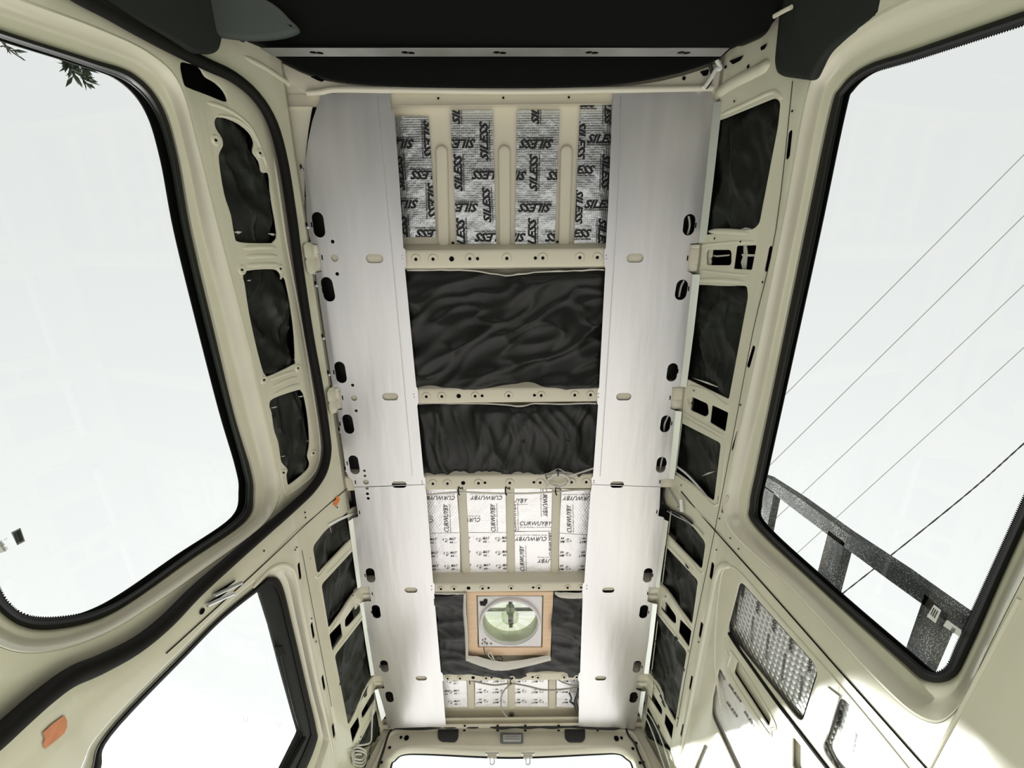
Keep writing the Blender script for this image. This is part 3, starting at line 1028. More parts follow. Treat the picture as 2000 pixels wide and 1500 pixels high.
outer = [(-0.95, 0.9)] + [(-0.95, -0.02), (0.95, -0.02), (0.95, 0.9)]
ow = outer[:1] + outer[1:] + [(w2[-1][0], 0.9)] + w2[::-1] + [(w2[0][0], 0.9)]
bm = plate_bm(REAR, [(-0.95, 0.9), (-0.95, -0.11), (0.95, -0.11), (0.95, 0.9), (w2[-1][0], 0.9)] + w2[::-1] + [(w2[0][0], 0.9)], (), 0.0, 0.01, 0)
L = []
for t, d in ((0, 0.0), (0.25, -0.004), (0.5, -0.014), (0.75, -0.03), (1.0, -0.05)):
    uv = chain(REAR, mixp(RWA, RWG, t), d)
    L.append([REAR.w(u, v, d) for u, v in uv])
bm = join(bm, loft_bm(L, closed=False))
wall_rear = struct(finish('wall_rear', bm, PAINT), 'cream painted rear door frame with rounded corners')
# rounded roll between rear frame and roof / sides
b = tube_bm(catmull(wp(REAR, [(700,1560),(735,1490),(752,1450),(768,1430),(800,1425),(900,1423),(1000,1423),(1100,1423),(1200,1425),(1230,1430),(1247,1450),(1266,1492),(1292,1560)], 0.0), 5, False), 0.014, 10)
finish('rounded_edge', b, PAINT, wall_rear, angle=70)
dots(REAR, [(783,1440)], 0.008, wall_rear, d=0.006); dots(REAR, [(794,1441),(1204,1442)], 0.014, wall_rear, d=0.006); dots(REAR, [(1214,1441)], 0.008, wall_rear, d=0.006)
b = None
for c in [(831,1424),(907,1426),(972,1426),(1026,1426),(1091,1426),(1167,1426),(761,1460),(1244,1451),(1236,1462),(745,1489),(737,1487),(1250,1490),(1256,1489)]:
    u, v = REAR.hit(c, 0.006)
    x = plate_bm(REAR, [(u - .007, v - .006), (u + .007, v - .006), (u + .007, v + .006), (u - .007, v + .006)], (), 0.008, 0.002, 0)
    b = x if b is None else join(b, x)
finish('square_hole', b, HOLE, wall_rear)
window_4 = struct(empty('window_4', REAR.w(0, 0.5, -0.06)), 'rear door window seen under the rear frame')
g = chain(REAR, mixp(RWA, RWG, 1.0), -0.055)
plate('glass_pane', REAR, [(p[0], p[1]) for p in g], (), -0.055, 0.004, 0, GLASS, window_4)
tube('rubber_seal', [REAR.w(u, v, -0.048) for u, v in g], 0.007, RUBBER, window_4, sub=0)

# =================================================================== CEILING STRUCTURE
def yrow(r, d):   # longitudinal position of an image row on the centre line
    return ROOF.hit((1000, r), d)[1]
BX = [-0.340, -0.275, -0.205, -0.136, -0.107, 0.004, 0.112, 0.140, 0.280, 0.346]
BT = ['b', 'b', 'h', 'b', 's', 'b', 's', 'b', 'b', 'b']
rib_rows = [(490, 519), (761, 784), (931, 954), (1141, 1155), (1317, 1329)]
rib_labels = ['cream roof beam with round bosses below the front foil strips, frontmost of five',
              'cream roof beam between the large creased black batt and the pleated one',
              'cream roof beam carrying the coiled white cable, middle of five',
              'cream roof beam right in front of the plywood fan frame',
              'cream roof beam half hidden behind the torn batt edge, rearmost of five']
beams = []
for k, (ra, rb) in enumerate(rib_rows):
    y0, y1 = yrow(ra, 0.0), yrow(rb, 0.0)
    D0 = 0.001
    ys = [y0 - 0.034, y0 - 0.026, y0 - 0.004, y0, y0 + 0.004, y1 - 0.004, y1, y1 + 0.004, y1 + 0.018, y1 + 0.030]
    ds = [SK + 0.0022, SK + 0.0022, -0.004, -0.001, 0.0, 0.0, -0.001, -0.004, SK + 0.0022, SK + 0.0022]
    L = [[Vector((x, y, ZP - d + 0.003)) for y, d in zip(ys, ds)] for x in (-0.74, 0.74)]
    Lb = [[p + Vector((0, 0, 0.002)) for p in q] for q in L]
    bm = loft_bm(L, closed=False)
    bmesh.ops.solidify(bm, geom=bm.faces[:], thickness=0.0018)
    yc = (y0 + y1) / 2
    w = min((y1 - y0) * 0.36, 0.021)
    o = finish('roof_beam', bm, SKIN, angle=30)
    tag(o, rib_labels[k], 'roof beam', 'cream cross beams of the roof')
    beams.append(o)
    bb = None; hh = None
    for x, t in zip(BX, BT):
        if t == 'b':
            rg = lambda r, d: [Vector((x + r * math.cos(a * math.pi / 9), yc + r * math.sin(a * math.pi / 9), ZP - 0.003 - d + 0.004)) for a in range(18)]
            q = loft_bm([rg(w, 0.0), rg(w * 0.86, 0.004), rg(w * 0.62, 0.0045), rg(w * 0.3, 0.003)], cap=True)
            bb = q if bb is None else join(bb, q)
        r = {'b': 0.0058, 'h': 0.0095, 's': 0.0062}[t]
        dz = 0.0052 if t == 'b' else 0.0008
        q = plate_bm(ROOF, circ((x, yc), r, 12), (), -0.003 + dz + 0.0022, 0.0008, 0)
        hh = q if hh is None else join(hh, q)
    finish('bolt_boss', bb, SKIN, o)
    finish('drilled_hole', hh, HOLE, o)
    if k in (0, 3):
        q = None
        for x in (-0.205, -0.0, 0.2):
            c = plate_bm(ROOF, circ((x, y0 - 0.029), 0.0055, 8), (), SK + 0.0055, 0.001, 0)
            q = c if q is None else join(q, c)
        finish('drilled_hole', q, HOLE, o)

# pressed roof stiffeners
def stiff(pts, r, name='roof_stiffener', d=SK + 0.002, parent=None, flat=1.0):
    A, B = Vector(ROOF.hit(pts[0], d + .01)), Vector(ROOF.hit(pts[-1], d + .01))
    bm = plate_bm(ROOF, stadium((A + B) / 2, B - A, (B - A).length / 2 + r * .6, r, 12), (), d + 0.013, 0.018, 0.008)
    return finish(name, bm, SKIN, parent or ceiling, angle=70)
for a, b in (((862,291),(866,476)), ((985,291),(986,476)), ((1107,291),(1102,476))):
    m = ((a[0] + b[0]) / 2, (a[1] + b[1]) / 2)
    stiff([a, m, b], 0.022)
for a, b in (((902,955),(910,1117)), ((996,955),(998,1117)), ((1087,955),(1083,1117)), ((918,1328),(920,1382)), ((998,1328),(999,1382)), ((1079,1328),(1078,1382))):
    m = ((a[0] + b[0]) / 2, (a[1] + b[1]) / 2)
    stiff([a, m, b], 0.021)
# front header rail and rear header rail
def rail(name, rows, x, parent, dd):
    L = [[Vector((sx_, yrow(r, d), ZP - d)) for r, d in zip(rows, dd)] for sx_ in (-x, x)]
    bm = loft_bm(L, closed=False)
    bmesh.ops.solidify(bm, geom=bm.faces[:], thickness=0.002)
    return finish(name, bm, SKIN, parent)
rail('header_rail', (180, 183, 199, 203, 206), 0.75, ceiling, (-0.01, -0.008, -0.008, -0.003, SK + .003))
dots(ROOF, [(856,192),(983,191),(1111,190)], 0.0038, ceiling, d=-0.004)
rail('header_rail', (1400, 1402, 1412, 1414, 1421), 0.75, ceiling, (SK + .004, -0.03, -0.03, -0.012, -0.006))
b = None
for c in [(908,1415),(972,1415),(1026,1415),(1091,1415)]:
    u, v = ROOF.hit(c, -0.008)
    x = plate_bm(ROOF, [(u - .006, v - .006), (u + .006, v - .006), (u + .006, v + .006), (u - .006, v + .006)], (), 0.0, 0.002, 0)
    b = x if b is None else join(b, x)
finish('square_hole', b, HOLE, ceiling)
# front bow and gussets (cream) under the felt
bow = [(585,140),(640,158),(700,166),(800,171),(1000,173),(1180,171),(1290,158),(1375,134),(1420,110),(1500,60),(1540,40),(1530,125),(1480,142),(1430,168),(1392,190),(1388,179),(1196,181),(1000,184),(766,181),(660,180),(627,188),(600,184),(560,160),(480,112),(430,95),(425,60),(470,82)]
bow_o = plate('trim_2', ROOF, [(p.x, p.y) for p in catmull(px(ROOF, bow, -0.004), 2)], (), -0.004, 0.006, 0.002, PAINT)
struct(bow_o, 'cream front roof bow under the cab headliner')
b = tube_bm(catmull(wp(ROOF, [(600,182),(625,180),(660,175),(760,176),(1000,179),(1196,176),(1300,174),(1392,172)], 0.004), 5, False), 0.010, 10)
finish('rounded_edge', b, PAINT, bow_o, angle=70)
gus = [(520,110),(560,128),(590,150),(612,172),(619,182),(618,190),(616,195),(609,213),(605,237),(602,256),(598,292),(596,328),(594,400),(560,420),(540,300),(510,180)]
finish('corner_gusset', plate_bm(ROOF, px(ROOF, gus, -0.010), (), -0.010, 0.004, 0.001), PAINT, wall_left)
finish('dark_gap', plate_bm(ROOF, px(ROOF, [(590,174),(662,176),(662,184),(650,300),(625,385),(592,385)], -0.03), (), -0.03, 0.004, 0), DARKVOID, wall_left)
b = None
for pts in ([(1425,119),(1453,108),(1447,118),(1432,126)], [(1486,92),(1499,85),(1494,96),(1487,99)]):
    x = plate_bm(RW, rc(px(RW, pts, 0.003), 0.004), (), 0.005, 0.001, 0)
    b = x if b is None else join(b, x)
finish('oval_hole', b, HOLE, wall_right)
dots(RW, [(1417,131),(1461,130)], 0.005, wall_right)
b = None
for pts in ([(606,150),(616,148),(634,156),(629,160),(620,157)], [(1367,140),(1385,135),(1382,147),(1374,149)]):
    x = plate_bm(ROOF, rc(px(ROOF, pts, 0.0), 0.004), (), 0.0006, 0.001, 0)
    b = x if b is None else join(b, x)
finish('oval_hole', b, HOLE, bow_o)
dots(ROOF, [(1336,153),(448,104)], 0.006, bow_o, d=0.0)

# =================================================================== METAL CEILING PANELS
def hv(surf, c, hl, hw, ax, d=0.0):
    return c
def panel(name, label, outl, slots, ovals, rounds, flange=None, tabs=()):
    o_uv = px(ROOF, outl, 0.004)
    holes = []
    for a, b, w in slots:
        A, B = Vector(ROOF.hit(a, 0.004)), Vector(ROOF.hit(b, 0.004))
        dx = Vector(ROOF.hit((a[0] + w, a[1]), 0.004)) - A
        holes.append(stadium((A + B) / 2, B - A, (B - A).length / 2, dx.length))
    for c, hx, hy in ovals:
        C = Vector(ROOF.hit(c, 0.004)); X = Vector(ROOF.hit((c[0] + hx, c[1]), 0.004)); 
        holes.append(stadium(C, (1, 0), (X - C).length, 0.0165))
    for c, r in rounds:
        C = Vector(ROOF.hit(c, 0.004)); X = Vector(ROOF.hit((c[0] + r, c[1]), 0.004))
        holes.append(circ(C, (X - C).length, 16))
    bm = plate_bm(ROOF, o_uv, holes, 0.006, 0.002, 0)
    o = finish(name, bm, METAL)
    tag(o, label, 'ceiling panel', 'aluminium ceiling panels')
    if flange:
        for fl in flange:
            top, bot = fl     # fold line px pairs and outer px pairs
            L = [wp(ROOF, top, 0.006), [p + Vector((0, 0, 0.0)) for p in wp(ROOF, bot, 0.022)]]
            b = loft_bm(L, closed=False)
            bmesh.ops.solidify(b, geom=b.faces[:], thickness=0.002)
            finish('flange', b, METAL, o)
    return o
L1 = [(762,182),(764,216),(770,216),(780,352),(788,484),(792,488),(794,518),(791,524),(813,754),(816,760),(818,786),(815,792),(828,930),(831,934),(832,952),(830,947),(692,952),(689,938),(681,931),(677,923),(659,801),(669,800),(665,758),(650,755),(617,533),(629,531),(621,477),(608,474),(604,460),(600,430),(596,345),(597,316),(602,278),(610,238),(620,208),(626,194),(627,184),(657,183),(658,180)]
L1[16] = (830,945.5)
L1 = L1[:15] + [(830,945.5)] + [(692,950.5)] + L1[17+0:]
pl1 = panel('ceiling_panel', 'long aluminium ceiling panel on the left, from the cab end to the seam', L1,
  [((619,414),(626,464),11.5), ((636,541),(646,589),11.5), ((662,706),(669,748),10.5), ((677,809),(684,847),10), ((689,889),(695,926),9.5)],
  [((732,505),17,10), ((762.5,774.5),15.5,8), ((780,946),14.5,6.5)],
  [((650,472),3.6),((654,504),7),((659,535),3.6),((689,752),3.2),((692,777),6),((696,802),3),((712,919),2.6),((713,929),2.6),((715,941),5.5)])
L2 = [(830,946.5),(833,965),(846,1137),(849,1141),(849,1157),(848,1160),(861,1311),(865,1316),(866,1328),(864,1331),(871,1418),(758,1422),(753,1397),(738,1345),(751,1344),(747,1319),(731,1318),(709,1175),(725,1174),(722,1146),(705,1145),(689,1012),(700,1009),(692,951.5)]
pl2 = panel('ceiling_panel', 'aluminium ceiling panel on the left, from the seam back to the rear frame', L2,
  [((722,1109),(726,1137),8.6), ((733,1181),(737,1207),8), ((749,1289),(753,1312),7.5), ((759,1350),(763,1371),7.4)],
  [((803,1152),12.5,6), ((823,1324),11,5)], [((717,953),3.2),((718,964),3),((719.5,973),3)],
  flange=[([(689,1012),(697,1080),(705,1145)], [(680,1018),(689,1085),(698,1150)]), ([(709,1175),(720,1250),(731,1318)], [(702,1178),(713,1252),(724,1320)]), ([(738,1345),(746,1372),(753,1397)], [(731,1348),(738,1380),(745,1408)])])
R1 = [(1199,180),(1388,178),(1390,193),(1394,200),(1379,350),(1365,474),(1348,476),(1342,529),(1353,536),(1329,755),(1313,756),(1309,798),(1320,802),(1306,934),(1291,936),(1290,950),(1156,945.5),(1155,934),(1158,930),(1168,792),(1166,786),(1167,762),(1170,756),(1182,524),(1180,518),(1180,489),(1183,484),(1188,400),(1196,208)]
pl3 = panel('ceiling_panel', 'long aluminium ceiling panel on the right, from the cab end to the seam', R1,
  [((1348,418),(1343,460),11.5), ((1334,546),(1327,586),11.5), ((1315,709),(1310,745),10.2), ((1302,811),(1297,844),9.8), ((1293,892),(1289,923),9.3)],
  [((1240,504),16.5,10), ((1218,774.5),14.8,8), ((1205,946),13.5,6.5)], [],
  flange=[([(1394,200),(1379,350),(1365,474)], [(1411,198),(1394,350),(1379,474)]), ([(1353,536),(1341,650),(1329,755)], [(1368,536),(1355,650),(1341,756)]), ([(1320,802),(1313,870),(1306,934)], [(1332,804),(1325,870),(1317,936)])])
R2 = [(1156,946.5),(1289.5,951),(1288,990),(1285,1007),(1296,1010),(1297,1014),(1281,1146),(1267,1146),(1264,1174),(1275,1178),(1258,1315),(1245,1320),(1242,1346),(1253,1350),(1247,1388),(1240,1423),(1130,1418),(1131,1331),(1129,1328),(1130,1316),(1133,1312),(1138,1161),(1137,1158),(1138,1140),(1141,1137),(1153,965)]
pl4 = panel('ceiling_panel', 'aluminium ceiling panel on the right, from the seam back to the rear frame', R2,
  [((1267,1109),(1263,1137),8.6), ((1259,1181),(1255,1207),8), ((1246,1290),(1242,1313),7.5), ((1238.5,1351),(1235.5,1372),7.4)],
  [((1188,1152),12,6), ((1173,1324),11,5)], [],
  flange=[([(1297,1014),(1289,1080),(1281,1146)], [(1306,1018),(1297,1084),(1288,1148)]), ([(1275,1178),(1267,1250),(1258,1315)], [(1284,1180),(1276,1250),(1267,1316)]), ([(1253,1350),(1250,1370),(1247,1388)], [(1261,1350),(1257,1375),(1253,1405)])])
# folded crease lines on the panels
for pl, pts in ((pl1, [(738,190),(752,340),(776,600),(806,930)]), (pl3, [(1212,190),(1204,420),(1190,650),(1172,930)])):
    b = tube_bm(catmull(wp(ROOF, pts, 0.0060), 5, False), 0.0022, 8)
    finish('fold_line', b, METAL, pl)
# small punched slots and rivets
for pl, sl_, rv in ((pl1, [(608.5,439),(629,503),(630,567),(652,727),(669,777),(664,828),(678,905),(694,942)], [(786,500),(787,506),(808,770),(809,776),(824,940),(825,944)]),
                (pl2, [(702,1001),(713,1124),(727,1160),(726,1196),(742,1302),(754,1361)], [(843,1145),(843,1152)]),
                (pl3, [(1359,440),(1343,504),(1345,564),(1324,725),(1309,777),(1312,827),(1301,905),(1289,941)], [(1184,499),(1184,506),(1169,769),(1169,776),(1160,939),(1160,943)]),
                (pl4, [(1283,1000),(1275,1124),(1265,1159),(1267,1196),(1254,1303),(1245,1362)], [(1146,1144),(1146,1150)])):
    b = None
    for c in sl_:
        u, v = ROOF.hit(c, 0.007)
        x = plate_bm(ROOF, [(u - .0022, v - .009), (u + .0022, v - .009), (u + .0022, v + .009), (u - .0022, v + .009)], (), 0.0072, 0.0006, 0)
        b = x if b is None else join(b, x)
    finish('punched_slot', b, HOLE, pl)
    b = None
    for c in rv:
        u, v = ROOF.hit(c, 0.007)
        x = bmesh.new(); bmesh.ops.create_icosphere(x, subdivisions=1, radius=0.0035, matrix=Matrix.Translation(ROOF.w(u, v, 0.006)))
        b = x if b is None else join(b, x)
    finish('rivet', b, BRASSY, pl)

# brackets that carry the panel edges (cream, folded)
BR = [((622,480),(636,476),(642,530),(628,531)), ((664,757),(676,756),(682,800),(669,800)), ((709,1144),(722,1146),(725,1174),(711,1176)), ((735,1318),(748,1319),(752,1345),(738,1345)),
      ((1366,477),(1350,476),(1344,529),(1362,532)), ((1329,756),(1314,757),(1310,799),(1328,801)), ((1284,1146),(1269,1146),(1265,1175),(1281,1178)), ((1260,1318),(1246,1320),(1243,1346),(1256,1348))]
wh = ['left front panel, first from the cab', 'left front panel, second from the cab', 'left rear panel, nearer the fan', 'left rear panel, nearest the rear frame',
      'right front panel, first from the cab', 'right front panel, second from the cab', 'right rear panel, nearer the fan', 'right rear panel, nearest the rear frame']
for q, lab in zip(BR, wh):
    uv = px(ROOF, q, -0.002)
    cx = sum(p[0] for p in uv) / 4
    sg = 1 if cx > 0 else -1
    ys = [p[1] for p in uv]; y0, y1 = min(ys), max(ys)
    x0 = abs(cx) - 0.03; x1 = abs(cx) + 0.035
    L = []
    for y, dz in ((y0 - .004, 0.02), (y0 + 0.006, 0.0), ((y0 + y1) / 2 - .008, -0.002), ((y0 + y1) / 2, 0.008), ((y0 + y1) / 2 + .008, -0.002), (y1 - 0.006, 0.0), (y1 + .004, 0.02)):
        L.append([Vector((sg * x, y, z + dz)) for x, z in ((x0, ZP + 0.008), (x1 - 0.008, ZP + 0.006), (x1, ZP - 0.004), (x1 + 0.006, ZP - 0.03), (x1 + .012, ZP - 0.05))])
    bm = loft_bm(L, closed=False)
    bmesh.ops.solidify(bm, geom=bm.faces[:], thickness=0.003)
    o = finish('edge_bracket', bm, PAINT, angle=50)
    tag(o, 'cream folded bracket in the notch of the ' + lab, 'bracket', 'cream edge brackets')
    c = ((y0 + y1) / 2)
    x = bmesh.new(); bmesh.ops.create_uvsphere(x, u_segments=10, v_segments=6, radius=0.005, matrix=Matrix.Translation((sg * (x1 + 0.004), y1 + 0.004, ZP - 0.012)))
    finish('screw', x, BRASSY, o)

# =================================================================== CAB END: shelf, strip, felt, trims
ZS = 1.30 + 0.494                      # underside of the black overhead shelf
SH = Flat((0, 0, ZS), (1, 0, 0), (0, 1, 0), (0, 0, -1))
ysh = SH.hit((1000, 92))[1]
shelf_px = [(400,-70),(418,10),(445,60),(520,92),(1425,92),(1500,58),(1530,20),(1550,-70)]
so = px(SH, shelf_px)
so = [(so[0][0], -1.05)] + [(u, v) for u, v in so[1:-1]] + [(so[-1][0], -1.05)]
shelf = plate('overhead_shelf', SH, so, (), 0.0, 0.05, 0.006, FELT)
tag(shelf, 'large black underside of the cab overhead shelf at the top of the photo', 'shelf')
# perforated metal strip along its rear edge
SV = Flat((0, ysh + 0.004, ZS), (1, 0, 0), (0, 0, 1), (0, 1, 0))
st = px(SV, [(508,92.5),(1424,92.5),(1408,108),(534,108)])
keys = []
for c in (618, 797, 976, 1156, 1336):
    a, b = Vector(SV.hit((c - 11, 101))), Vector(SV.hit((c + 11, 101)))
    h = (b - a).length / 2; m = (a + b) / 2; r = 0.0115
    out = []
    for k in range(9):
        t = math.pi * 0.80 - 2 * math.pi * 0.80 * k / 8
        out.append((m.x + h - .008 + r * math.cos(t), m.y + 0.002 + r * math.sin(t)))
    for k in range(9):
        t = -math.pi * 0.2 - 2 * math.pi * 0.80 * k / 8
        out.append((m.x - h + .008 + r * math.cos(t), m.y - 0.002 + r * math.sin(t)))
    keys.append(out)
strip = plate('perforated_strip', SV, st, keys, 0.003, 0.002, 0, STEEL)
tag(strip, 'dull grey metal strip with five dog-bone slots along the edge of the black shelf', 'metal strip')
SV2 = Flat((0, ysh + 0.001, ZS), (1, 0, 0), (0, 0, 1), (0, 1, 0))
finish('slot_backing', plate_bm(SV2, px(SV, [(520,94),(1415,94),(1402,107),(540,107)]), (), 0.0, 0.002, 0), FELT, strip)
# felt headliner above and behind the strip
FZ = 1.99
FE = Flat((0, 0, FZ), (1, 0, 0), (0, 1, 0), (0, 0, -1))
fe = px(FE, [(505,88),(540,112),(585,136),(640,153),(700,162),(800,168),(1000,170),(1150,167),(1230,160),(1300,147),(1350,134),(1400,116),(1425,98),(1470,60),(1500,20)])
fe = [(p.x, p.y) for p in catmull(fe, 3, False)]
fe = fe + [(fe[-1][0], -1.05), (fe[0][0] - .1, -1.05)]
felt = plate('felt_headliner', FE, fe, (), 0.0, 0.02, 0.006, FELT)
tag(felt, 'black felt headliner panel with a bowed edge behind the perforated strip', 'headliner')
# grey visor
VZ = Flat((0, 0, ZS - 0.045), (1, 0, 0), (0, 1, 0), (0, 0, -1))
vis = [(318,-20),(326,8),(340,30),(370,50),(410,66),(460,74),(510,75),(555,69),(581,56),(560,32),(538,10),(505,-8),(420,-30)]
visor = plate('sun_visor', VZ, [(p.x, p.y) for p in catmull(px(VZ, vis), 4)], (), 0.0, 0.03, 0.013, VISOR)
tag(visor, 'grey padded visor pad under the left corner of the black shelf', 'visor')
# trims at both front corners
LT = Flat(LW.w(-0.5, 0.1, 0.05), (0, 1, 0), tuple(LW.e1), tuple(LW.n1))
lt = [(100,-60),(195,-6),(262,36),(330,72),(384,103),(420,105),(431,98),(437,75),(433,40),(430,-10),(420,-60)]
cov = plate('corner_trim', LT, rc(px(LT, lt), 0.012), (), 0.0, 0.03, 0.010, TRIM)
tag(cov, 'charcoal plastic corner trim above the sliding door, front left', 'trim')
RT = Flat(RW.w(-0.5, 0.2, 0.03), (0, 1, 0), tuple(RW.e1), tuple(RW.n1))
rt = [(1530,-70),(1517,31),(1508,122),(1513,143),(1524,149),(1580,157),(1594,133),(1615,101),(1650,73),(1702,42),(1783,0),(1900,-60)]
cov = plate('corner_trim', RT, rc(px(RT, rt), 0.02), (), 0.0, 0.04, 0.014, TRIM)
tag(cov, 'charcoal plastic corner trim above the large right window, front right', 'trim')
x = tube('trim_clip', wp(RT, [(1512,32),(1530,22),(1546,14)], 0.02), 0.006, PAINT, cov)
# the side of the cab storage seen next to the right trim
SB = Flat((0, 0, 1.86), (1, 0, 0), (0, 1, 0), (0, 0, -1))
sb = px(SB, [(1420,-60),(1470,-60),(1560,-60),(1545,20),(1512,40),(1500,66),(1450,88),(1420,60)])
b = plate('cab_side_cover', SB, rc(sb, 0.02), (), 0.0, 0.03, 0.008, TRIM)
tag(b, 'black cover piece between the overhead shelf and the right corner trim', 'cover')
sb = px(SB, [(300,-60),(410,-60),(470,60),(470,80),(440,62),(428,20)])
b = plate('cab_side_cover', SB, rc(sb, 0.02), (), 0.0, 0.03, 0.008, TRIM)
tag(b, 'black cover piece between the overhead shelf and the left corner trim', 'cover')

# =================================================================== FOIL MATS ON THE ROOF
MD = SK + 0.006
def vpl(a, b):
    return a, b
def s2(c):      # coordinates read from the enlarged front bay crop
    return (600 + c[0] * 0.4, c[1] * 0.4)
def s3(c):
    return (780 + c[0] * 0.26667, 900 + c[1] * 0.26667)
def s4(c):
    return (700 + c[0] * 0.3, 1250 + c[1] * 0.3)
def siless(a, b):
    """large word plus the small line under it"""
    A, B = Vector(a), Vector(b)
    d = B - A
    t = Vector((-d.y, d.x)).normalized()      # below the baseline in the picture, as read
    L = d.length
    o = t * (5.3 if abs(d.x) > abs(d.y) else 5.0)
    return [('SILESS', tuple(A), tuple(B), 0.225, 0.35, 0.042),
            ('SOUND DEADENING MATERIAL', tuple(A + o), tuple(B + o), 0.048, 0.3, 0.02)]
def crumple(surf, quad, d, amp, seed, nx=14, ny=26, thick=0.002, lip=True):
    """thin mat, slightly uneven; quad = 4 (u,v) corners in order"""
    a, b, c, e = [Vector(q) for q in quad]
    bm = bmesh.new(); g = []
    for j in range(ny + 1):
        row = []
        for i in range(nx + 1):
            s, t = i / nx, j / ny
            p = (a * (1 - s) + b * s) * (1 - t) + (e * (1 - s) + c * s) * t
            h = noise.noise(Vector((p.x * 11, p.y * 16, seed))) * amp + (1 - min(1, abs(noise.noise(Vector((p.x * 4, p.y * 26, seed + 3)))) * 5)) ** 3 * amp
            row.append(bm.verts.new(surf.w(p.x, p.y, d + h)))
        g.append(row)
    for j in range(ny):
        for i in range(nx):
            bm.faces.new((g[j][i], g[j][i + 1], g[j + 1][i + 1], g[j + 1][i]))
    bmesh.ops.recalc_face_normals(bm, faces=bm.faces)
    bmesh.ops.solidify(bm, geom=bm.faces[:], thickness=thick)
    return bm
def mat_thing(quad_px, mat, label, group, items, ink=INK, amp=0.0015, seed=1, name='foil_mat', surf=ROOF, d=MD, cat='foil mat'):
    uv = px(surf, quad_px, d)
    o = finish(name, crumple(surf, uv, d, amp, seed), mat, angle=80)
    tag(o, label, cat, group)
    if items:
        bm = print_bm(surf, items, d + amp * 1.6 + 0.0026, uv)
        if len(bm.verts):
            finish('printed_markings', bm, ink, o, smooth=False)
    return o
SG = 'silver printed foil strips in the front roof bay'
def SL(pairs):
    out = []
    for a, b in pairs: out += siless(s2(a), s2(b))
    return out
mat_thing([(752,227),(837,228),(852,463),(760,463)], FOIL_GRID, 'darker silver foil strip printed SILESS, leftmost of the four at the front', SG,
  SL([((520,682),(352,682)), ((568,585),(574,775)), ((668,835),(500,835)), ((588,890),(594,1070)), ((540,978),(372,978)), ((693,1122),(525,1122)), ((478,930),(460,750)), ((496,1228),(482,1045))]), seed=1)
mat_thing([(879,216),(962,215),(969,476),(893,476)], FOIL_GRID, 'silver foil strip printed SILESS, second from the left at the front', SG,
  SL([((822,682),(654,682)), ((968,835),(800,835)), ((835,995),(667,995)), ((983,1140),(815,1140)), ((884,785),(880,590)), ((757,935),(752,750)), ((898,1088),(890,912)), ((772,1245),(766,1062)), ((745,608),(740,425))]), seed=2)
mat_thing([(1010,215),(1093,215),(1083,476),(1006,476)], FOIL_GRID, 'silver foil strip printed SILESS, third from the left at the front', SG,
  SL([((1203,682),(1033,682)), ((1072,838),(902,838)), ((1340,838),(1170,838)), ((1195,995),(1028,995)), ((1068,1140),(900,1140)), ((1330,1140),(1162,1140)), ((1130,608),(1133,425)), ((1122,935),(1125,750)), ((1115,1245),(1118,1062))]), seed=3)
mat_thing([(1133,206),(1212,206),(1205,476),(1121,476)], FOIL_GRID, 'silver foil strip printed SILESS, rightmost of the four at the front', SG,
  SL([((1365,697),(1530,697)), ((1240,848),(1405,848)), ((1352,1015),(1515,1015)), ((1225,1158),(1388,1158)), ((1323,590),(1318,780)), ((1312,925),(1308,1095)), ((1444,750),(1438,930)), ((1425,1065),(1421,1240)), ((1456,460),(1453,610)), ((1250,520),(1415,520))]), seed=4)

def cur(a, b):
    A, B = Vector(s3(a)), Vector(s3(b))
    d = B - A
    t = Vector((-d.y, d.x)).normalized() * 4.4
    return [('CURWUYBY', tuple(A), tuple(B), 0.150, 0.3, 0.0),
            ('Butyl Rubber Sound Proof', tuple(A + t), tuple(B + t), 0.040, 0.2, 0.0)]
def CU(pairs):
    out = []
    for a, b in pairs: out += cur(a, b)
    return out
def m66(c, up, sf, w=52):
    """round emblem with MAT above 66 beside it; c = left end of the word in crop units"""
    x, y = c
    s = 1 if up else -1
    P = lambda dx, dy: sf((x + s * dx, y + s * dy))
    q = w / 52
    return [('MAT', P(0, 12 * q), P(w, 12 * q), 0.40, 0.3, 0.01),
            ('66', P(4, 34 * q), P(30 * q, 34 * q), 0.62, 0.3, 0.02),
            ('GT', P(36 * q, 34 * q), P(w, 34 * q), 0.42, 0.3, 0.0),
            ('O', P(-46 * q, 26 * q), P(-6 * q, 26 * q), 0.85, 0.0, -0.035),
            ('S', P(-52 * q, 12 * q), P(-36 * q, 12 * q), 0.8, 0.3, 0.0),
            ('X', P(-34 * q, 28 * q), P(-12 * q, 28 * q), 0.75, 0.3, 0.02),
            ('e', P(-30 * q, 8 * q), P(-14 * q, 8 * q), 0.6, 0.3, 0.0)]
CG = 'pale bubble foil pieces in the bay before the fan'
mat_thing([(822,955),(892,953),(898,1039),(829,1041)], FOIL_HEX, 'pale foil piece with large black lettering, upper left of the bay before the fan', CG,
  CU([((405,258),(170,258)), ((362,522),(355,318)), ((245,425),(10,425))]), seed=5, amp=.001)
mat_thing([(909,953),(987,953),(990,1039),(912,1039)], FOIL_HEX, 'pale foil piece with large black lettering, upper second from left before the fan', CG,
  CU([((753,258),(518,258)), ((592,420),(357,420)), ((705,520),(700,316))]), seed=6, amp=.001)
mat_thing([(1003,953),(1079,955),(1077,1036),(1003.5,1037)], FOIL_HEX, 'pale foil piece with large black lettering, upper third from left before the fan', CG,
  CU([((705,308),(940,308)), ((1048,205),(1053,412)), ((883,475),(1118,475)), ((858,515),(853,310))]), seed=7, amp=.001)
